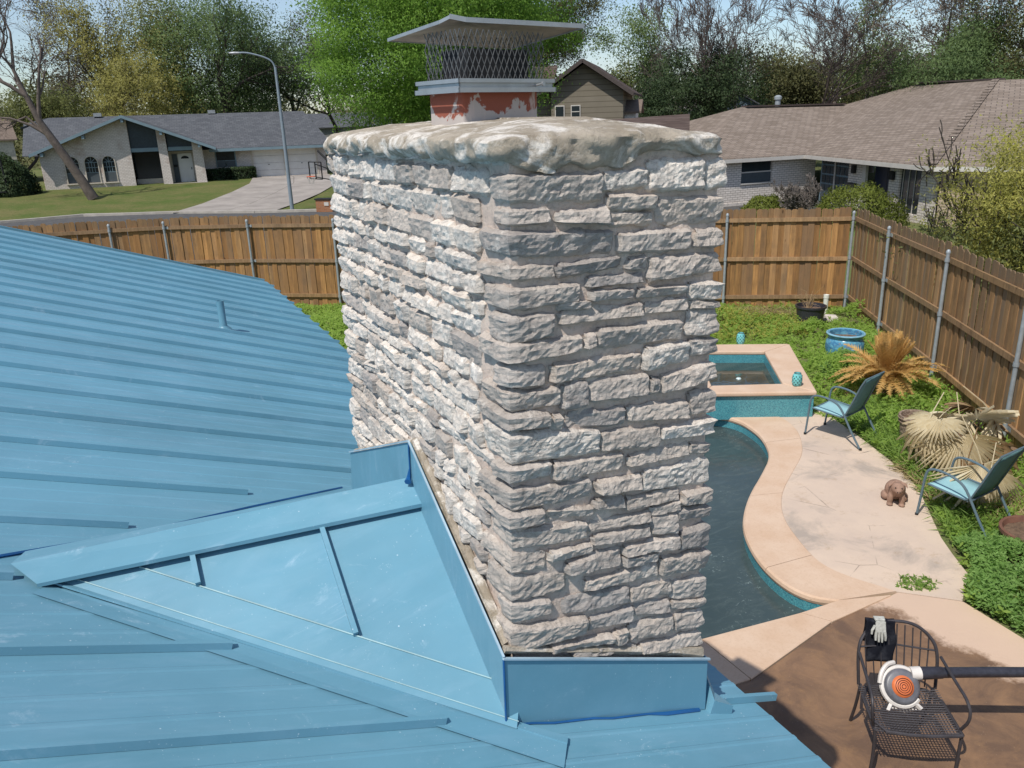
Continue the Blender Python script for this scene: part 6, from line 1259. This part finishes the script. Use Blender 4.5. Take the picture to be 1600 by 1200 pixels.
def tree(name, label, loc, h, spreadw, lmat, nleaf, lsize, sd, cat='tree', bk='bark', maxl=4, kids=(3, 4), spread=.75, up=.35, trunk=.28, clump=.5, dens=1., r0=None, lean=(0, 0), aspect=.6, trunks=1, grp='trees beyond the houses', flat=.2, wob=.18, ratio=.66, ell=None, rmin=.012):
    T = Tree(sd, rmin); rg = T.r; t = thing(name, label, cat, loc, 0, grp); r0 = r0 or h*.022
    for k in range(trunks):
        a = k*2*math.pi/max(trunks, 1)+sd; d = np.array([lean[0]+(.28*math.cos(a) if trunks > 1 else 0), lean[1]+(.28*math.sin(a) if trunks > 1 else 0), 1.]); d /= np.linalg.norm(d)
        T.grow(np.array([.1*math.cos(a)*(trunks > 1), .1*math.sin(a)*(trunks > 1), -.1]), d, h*trunk*1.15, r0, 0, maxl, kids, spread, up, wob, ratio)
    allp = np.array([q for pts, rs in T.big+T.small for q in pts]); top = np.percentile(allp[:, 2], 99.5); sc = h/top; wx = np.percentile(np.abs(allp[:, :2]-allp[:, :2].mean(0)), 97); sw = (spreadw/2)/wx
    S3 = np.array([sw, sw, sc]); ctr = np.array([lean[0]*h*.0, 0, 0])
    for lst, nm_, mt in ((T.big, 'trunk', M[bk]), (T.small, 'branches', M[bk] if bk != 'bark_g' else M['twig'])):
        if not lst: continue
        V_, F = tubes([([q*S3 for q in pts], rs) for pts, rs in lst]); npmesh(nm_, V_, F, mt, t, None if nm_ == 'trunk' else 'stuff', smooth=True)
    if nleaf:
        tips = np.array([q for q, l in T.tips])*S3
        if ell:
            nb_, zl, rx, per_ = ell; q = rg.normal(size=(nb_, 3)); q /= np.linalg.norm(q, axis=1)[:, None]; q *= rg.uniform(.25, 1., (nb_, 1))**.45; zc = (h+zl)/2; q = q*np.array([rx, rx, (h-zl)/2])*(1+.12*np.sin(q[:, :1]*5+sd))+np.array([0, 0, zc])
            sub = q[:, None]+rg.normal(size=(nb_, per_, 3))*np.array([rx*.11, rx*.11, rx*.075]); tips = np.concatenate([tips[rg.integers(0, len(tips), nb_*per_//3)], sub.reshape(-1, 3)])
        V_, F = leaves(tips, nleaf, lsize, clump, rg, aspect, flat); lo = None
        if True:
            g3 = np.round(LN[0]/(spreadw*.16)); key = g3+.0; lo = (key)*(spreadw*.16)
        V_, N_ = lnorm(V_, (0, 0, h*.55), rg, loc=lo); npmesh('crown', V_, F, lmat, t, 'stuff', nrm=N_)
    return t
def lm(k, a, b, tr=.35):
    M[k] = mat_leaf(k, a, b, tr)
lm('leaf_bright', (.13, .25, .035), (.24, .40, .07), .5); lm('leaf_yellow', (.24, .23, .06), (.36, .34, .11), .45); lm('leaf_olive', (.17, .20, .065), (.26, .28, .11), .4); lm('leaf_mid', (.10, .16, .06), (.17, .24, .09), .4)
lm('leaf_dark', (.035, .062, .026), (.07, .105, .042), .25); lm('leaf_oak', (.085, .095, .035), (.15, .145, .06), .3); lm('leaf_pale', (.14, .21, .075), (.23, .30, .12), .4); lm('leaf_brown', (.16, .135, .095), (.24, .205, .14), .3); lm('leaf_bush', (.30, .31, .06), (.58, .54, .17), .5)
G1 = 'trees behind the low brick house'
# left group
tree('bare_tree', 'tall bare grey tree at the far left edge behind the pale house', (-7.2, 84.8, 1), 19, 11, M['leaf_yellow'], 900, 0.124, 11, bk='bark_g', maxl=5, kids=(3, 4), spread=.6, clump=.3, grp=G1, rmin=.02)
tree('budding_tree', 'thin budding tree with tan twigs left of the yellow green tree', (-3.0, 87.9, 1), 19.5, 10, M['leaf_brown'], 12649, 0.136, 12, bk='bark_g', maxl=5, kids=(3, 4), spread=.6, clump=.5, grp=G1, rmin=.018)
tree('leafing_tree', 'tall tree in fresh yellow green leaf above the left end of the brick house', (-.4, 84.0, 1), 15.8, 9, M['leaf_yellow'], 12000, 0.161, 13, maxl=4, clump=.42, grp=G1)
tree('leafing_tree', 'yellow green tree with forked trunk above the gable peak of the brick house', (2.6, 84.0, 1), 14.8, 9, M['leaf_yellow'], 10000, 0.161, 14, maxl=4, clump=.40, grp=G1, trunks=2)
tree('leafing_tree', 'low rounded olive yellow tree just behind the roof of the brick house', (4.4, 77.9, .8), 9.6, 9, M['leaf_yellow'], 20000, 0.149, 15, maxl=4, clump=.4, trunk=.2, grp=G1, ell=(110, 2.5, 4.4, 12))
tree('leafing_tree', 'tall olive green tree left of the darkest tree behind the brick house', (6.9, 81.7, .9), 15.0, 9.5, M['leaf_olive'], 17000, 0.161, 16, maxl=4, clump=.5, grp=G1, ell=(120, 5, 4.2, 12))
tree('dense_tree', 'full dark green tree behind the middle of the brick house roof', (10.6, 79.4, .9), 14.8, 11, M['leaf_mid'], 40000, 0.161, 17, maxl=4, clump=.5, trunk=.2, grp=G1, ell=(170, 2.5, 5.2, 12))
tree('dense_tree', 'mid green tree behind the garage end of the brick house', (14.4, 82.8, .9), 12.4, 9, M['leaf_mid'], 22000, 0.155, 18, maxl=4, clump=.5, grp=G1, ell=(110, 3, 4.2, 12))
tree('sparse_tree', 'sparse dark olive tree to the right of the street lamp', (18.4, 82.1, .9), 13.4, 9, M['leaf_oak'], 9000, 0.149, 19, maxl=5, kids=(3, 3), clump=.5, grp=G1)
tree('sparse_tree', 'dark twiggy tree half hidden behind the bright green tree', (21.6, 80, .9), 11.0, 9, M['leaf_dark'], 12000, 0.149, 20, maxl=4, clump=.40, grp=G1)
tree('low_tree', 'low olive tree behind the left roof end of the brick house', (-5.6, 78, .8), 7.2, 9, M['leaf_olive'], 18400, 0.149, 21, maxl=4, clump=.6, trunk=.2, grp=G1)
# bright tree and oak
tree('ash_tree', 'bright fresh green tree rising directly behind the chimney', (11.9, 30.6, 0), 12.2, 7.6, M['leaf_bright'], 323000, 0.074, 30, maxl=5, kids=(3, 4), spread=.85, trunk=.16, clump=.22, ell=(620, 3.4, 4.1, 14), grp='trees behind the chimney', r0=.22, flat=.6)
tree('live_oak', 'dark live oak with drooping outer branches right of the bright green tree', (22.9, 44.2, 0), 13.8, 9.0, M['leaf_oak'], 102000, 0.086, 31, maxl=5, kids=(3, 3), clump=.22, trunk=.25, ell=(150, 6.6, 4.2, 14), grp='trees behind the chimney', r0=.28)
# right group
G2 = 'trees behind the hip roofed bungalow'
tree('cedar_tree', 'dark green bushy cedar right of the tan gable house', (36.8, 47.0, .2), 8.4, 6.5, M['leaf_dark'], 59799, 0.124, 32, maxl=4, clump=.35, trunk=.12, grp=G2, spread=.9, ell=(140, .5, 3.2, 12))
tree('bare_tree', 'small bare tree left of the pale leafing tree and the cedar', (37.6, 54.2, .2), 10.6, 6.0, None, 0, 0, 33, bk='bark_g', maxl=5, kids=(3, 3), spread=.6, grp=G2)
tree('pale_tree', 'pale green leafing tree standing behind the dark cedar', (43.0, 57.6, .3), 12.0, 6.5, M['leaf_pale'], 17250, 0.149, 34, bk='bark_g', maxl=4, clump=.5, grp=G2)
tree('bare_tree', 'tall bare tree with upright forks just right of the cedar', (39.0, 45.6, .2), 13.8, 7.5, None, 0, 0, 35, bk='bark_g', maxl=6, kids=(3, 4), spread=.55, rmin=.014, grp=G2, r0=.20)
tree('bare_tree', 'tall bare tree with crossing dark limbs behind the left roof ridge of the bungalow', (43.6, 47.8, .2), 14.5, 9, None, 0, 0, 36, bk='bark_g', maxl=6, kids=(3, 4), spread=.65, rmin=.014, grp=G2, r0=.2)
tree('bare_tree', 'finely twigged bare tree above the middle of the bungalow roof ridge', (44.9, 43.6, .2), 13.6, 8.5, M['leaf_brown'], 1512, 0.095, 37, bk='bark_g', maxl=6, kids=(3, 4), spread=.6, clump=.3, rmin=.014, grp=G2, r0=.17)
tree('bare_tree', 'grey bare tree behind the vent pipe of the bungalow roof', (48.3, 45.0, .2), 14.5, 9, None, 0, 0, 38, bk='bark_g', maxl=6, kids=(3, 4), spread=.6, rmin=.014, grp=G2, r0=.17)
tree('pale_tree', 'slender pale green tree in the gap of sky above the bungalow roof', (47.8, 40.4, .2), 12.4, 5, M['leaf_pale'], 9660, 0.124, 39, bk='bark_l', maxl=4, clump=.4, grp=G2)
tree('budding_tree', 'wide brownish budding tree above the higher ridge of the bungalow', (48.4, 36.6, .2), 13.6, 11, M['leaf_brown'], 8977, 0.116, 40, bk='bark_g', maxl=6, kids=(3, 4), clump=.35, rmin=.014, grp=G2, r0=.3)
tree('evergreen_shrub', 'glossy green evergreen rising just over the higher roof ridge', (46.0, 32.8, .2), 8.6, 5.5, M['leaf_mid'], 31500, 0.116, 41, maxl=4, clump=.5, trunk=.2, grp=G2)
tree('budding_tree', 'broad brown twiggy tree at the right edge of the photo', (52.6, 34.3, .2), 14.5, 12, M['leaf_brown'], 7087, 0.116, 42, bk='bark_g', maxl=6, kids=(3, 4), clump=.35, rmin=.014, grp=G2, r0=.3)
tree('leafing_tree', 'olive leafing tree in the top right corner above the bungalow', (49.8, 29.6, .2), 13.0, 8, M['leaf_olive'], 18900, 0.116, 43, maxl=5, kids=(3, 3), clump=.4, grp=G2)
for i, (x, y, h_, w_, mm, lb_l) in enumerate([(41.5, 58, 7.4, 8, 'leaf_olive', 'olive undergrowth tree between the bare trunks left of the roof vent'), (46.5, 55, 7.6, 8, 'leaf_mid', 'low green tree behind the bare trunks near the blue grey house'), (52, 50, 8.2, 9, 'leaf_oak', 'low dark tree right of the blue grey house'), (55, 44, 8.6, 9, 'leaf_olive', 'low olive tree under the slender pale green tree'), (57, 38, 9.0, 10, 'leaf_oak', 'low dark tree under the wide budding tree'), (29.5, 52, 7.5, 8, 'leaf_dark', 'dark low tree behind the white outbuilding'), (57, 30, 9.0, 10, 'leaf_mid', 'low green tree behind the right end of the bungalow roof')]):
    tree('undergrowth_tree', lb_l, (x, y, .3), h_, w_, M[mm], 20700, 0.155, 60+i, maxl=4, clump=.6, trunk=.15, grp='low trees filling the gaps')
# yellow-green shrub behind right fence
tree('large_shrub', 'tall yellow green shrub overhanging the right hand fence', (16.0, 9.1, 0), 4.4, 3.3, M['leaf_bush'], 51000, 0.066, 50, cat='shrub', maxl=5, kids=(3, 4), spread=.8, trunk=.12, clump=.15, ell=(110, .5, 1.75, 14), trunks=3, grp='shrubs behind the right hand fence', r0=.06, aspect=.35)
tree('large_shrub', 'loose yellow green shrub with pale tips in front of the bungalow entry', (17.3, 10.2, 0), 2.9, 2.2, M['leaf_bush'], 18700, 0.066, 51, cat='shrub', maxl=5, kids=(3, 3), spread=.8, trunk=.14, clump=.15, trunks=3, grp='shrubs behind the right hand fence', r0=.05, aspect=.35)
tree('large_shrub', 'darker green shrub low behind the right hand fence', (14.4, 8.4, 0), 2.7, 3.0, M['leaf_olive'], 34000, 0.066, 52, cat='shrub', maxl=4, spread=.9, trunk=.1, clump=.22, trunks=3, grp='shrubs behind the right hand fence', r0=.05, aspect=.4)
# clipped and wild bushes
def bush(name, label, loc, r, mat, nleaf, ls, sd, box=False, cat='bush', grp=None):
    rg = np.random.default_rng(sd); t = thing(name, label, cat, loc, 0, grp)
    if box: c_ = rg.uniform(-1, 1, (nleaf, 3)); ax = rg.integers(0, 3, nleaf); sgn = np.where(rg.random(nleaf) < .5, -1, 1.); c_[np.arange(nleaf), ax] = sgn*rg.uniform(.85, 1.02, nleaf); c_[:, 2] = np.abs(c_[:, 2])
    else: c_ = rg.normal(size=(nleaf, 3)); c_ /= np.linalg.norm(c_, axis=1)[:, None]; c_ *= rg.uniform(.8, 1.03, (nleaf, 1)); c_[:, 2] = np.abs(c_[:, 2]); c_ *= 1+.10*np.sin(c_[:, :1]*7+sd)*np.cos(c_[:, 1:2]*6)
    c_ = c_*np.array(r); V_, F = leaves(c_, nleaf, ls, ls*.3, rg); V_, N_ = lnorm(V_, (0, 0, r[2]*.2), rg); npmesh('foliage', V_, F, mat, t, 'stuff', nrm=N_)
    b = MB()
    for i in range(7): a = i*.9; b.tube([(0, 0, 0), (r[0]*.4*math.cos(a), r[1]*.4*math.sin(a), r[2]*.5), (r[0]*.7*math.cos(a), r[1]*.7*math.sin(a), r[2]*.85)], [.03, .02, .01], 5)
    b.build('stems', M['bark'], t, kind='stuff'); return t
bush('round_bush', 'large dark round bush at the left corner of the brick house', (-5.6, 63.2, .6), (1.75, 1.4, 2.5), M['leaf_dark'], 18900, 0.116, 70)
bush('clipped_hedge', 'clipped box hedge left of its pair in front of the brick house window', (7.75, 65.3, .65), (1.05, .45, .85), M['leaf_dark'], 7650, 0.086, 71, True, 'hedge', 'clipped hedges by the garage')
bush('clipped_hedge', 'clipped box hedge nearest the garage door of the brick house', (9.7, 65.1, .65), (.85, .45, .9), M['leaf_dark'], 6800, 0.086, 72, True, 'hedge', 'clipped hedges by the garage')
bush('leggy_shrub', 'thin leggy dark shrub rising in front of the brick house window', (8.6, 66.0, .65), (.5, .35, 1.9), M['leaf_dark'], 1050, 0.082, 73)
lm('leaf_lime', (.11, .14, .02), (.19, .22, .04), .3)
bush('round_hedge', 'low flat clipped lime green hedge under the bungalow window', (25.5, 26.8, 0), (1.25, .8, .95), M['leaf_lime'], 10200, 0.070, 74, False, 'hedge', 'clipped hedges by the bungalow')
bush('round_hedge', 'broad rounded olive hedge in front of the bungalow front door', (26.5, 22.8, 0), (1.8, 1.8, 1.55), M['leaf_lime'], 15300, 0.070, 75, False, 'hedge', 'clipped hedges by the bungalow')
tree('bare_shrub', 'small leafless grey shrub between the two bungalow hedges', (25.8, 25.1, 0), 1.7, 1.6, None, 0, 0, 76, cat='shrub', bk='bark_l', maxl=5, kids=(4, 5), spread=.9, trunk=.1, trunks=4, grp=None, r0=.02)
# leaning tree on the lawn
lt = thing('leaning_tree', 'leafless tree leaning left on the lawn in front of the brick house', 'tree', (-.65, 58.13, .45)); T = Tree(81)
main = [np.array(p) for p in ((0, 0, 0), (-.45, 0, 1.1), (-1.03, 0, 2.4), (-1.65, 0, 3.7), (-2.1, 0, 4.7), (-2.5, 0, 6.1))]; T.big.append((main, [.34, .30, .27, .24, .20, .16])); 
T.big.append(([main[3], np.array([-2.1, .2, 4.2]), np.array([-2.75, .3, 5.0])], [.13, .10, .06]))
T.big.append(([main[5], np.array([-3.2, 0, 6.7]), np.array([-4.3, .1, 7.4])], [.13, .11, .08])); T.big.append(([main[4], np.array([-1.9, -.2, 6.0]), np.array([-1.6, -.3, 7.4])], [.14, .11, .08])); T.big.append(([main[5], np.array([-2.9, .1, 7.6]), np.array([-2.7, .2, 9.2])], [.13, .10, .07])); T.big.append(([main[3]+np.array([-.1, 0, .2]), np.array([-2.6, .3, 4.5]), np.array([-3.3, .4, 4.8])], [.12, .09, .06]))
for p, d, L in ((main[5], (-.5, .1, .8), 3.2), ((-4.3, .1, 7.4), (-.7, 0, .6), 3.0), ((-1.6, -.3, 7.4), (.25, .1, 1), 3.4), ((-2.7, .2, 9.2), (0, .1, 1), 3.0), ((-3.3, .4, 4.8), (-1, .1, .1), 2.6), ((-3.2, 0, 6.7), (-.9, .2, .2), 2.8), ((-1.9, -.2, 6.0), (.6, .2, .8), 2.8), ((-2.9, .1, 7.6), (-.5, .1, .9), 3.0), ((-2.75, .3, 5.0), (-.9, .3, -.2), 2.0)):
    d = np.array(d, float); d /= np.linalg.norm(d); T.grow(np.array(p, float), d, L*.62, .07, 2, 6, (3, 4), .7, .25, .2, .68)
V_, F = tubes(T.big); npmesh('trunk', V_, F, M['bark_g'], lt, smooth=True); V_, F = tubes(T.small); npmesh('branches', V_, F, M['twig'], lt, 'stuff', smooth=True)
# distant woods
rg = np.random.default_rng(5); cs = []
for i in range(420):
    az = rg.uniform(-.75, 1.45); dd_ = rg.uniform(98, 150); x, y = dd_*math.sin(az), dd_*math.cos(az); h_ = rg.uniform(5, 10); 
    q = rg.normal(size=(150, 3)); q /= np.linalg.norm(q, axis=1)[:, None]; q *= rg.uniform(.6, 1, (150, 1))**.5*np.array([4.5, 4.5, h_*.55]); q += np.array([x, y, h_*.5+zg(x, y)]); cs.append(q)
cs = np.concatenate(cs); V_, F = leaves(cs, len(cs)*2, .42, .35, rg, .7); N_ = np.tile(np.array([[-.3, -.6, .7]]), (len(F), 1))+rg.normal(size=(len(F), 3))*.4; N_ /= np.linalg.norm(N_, axis=1)[:, None]; tag(npmesh('distant_woods', oriented(V_, N_), F, M['leaf_oak'], None, 'stuff', nrm=N_), 'low belt of distant woods behind all the houses', 'woods')
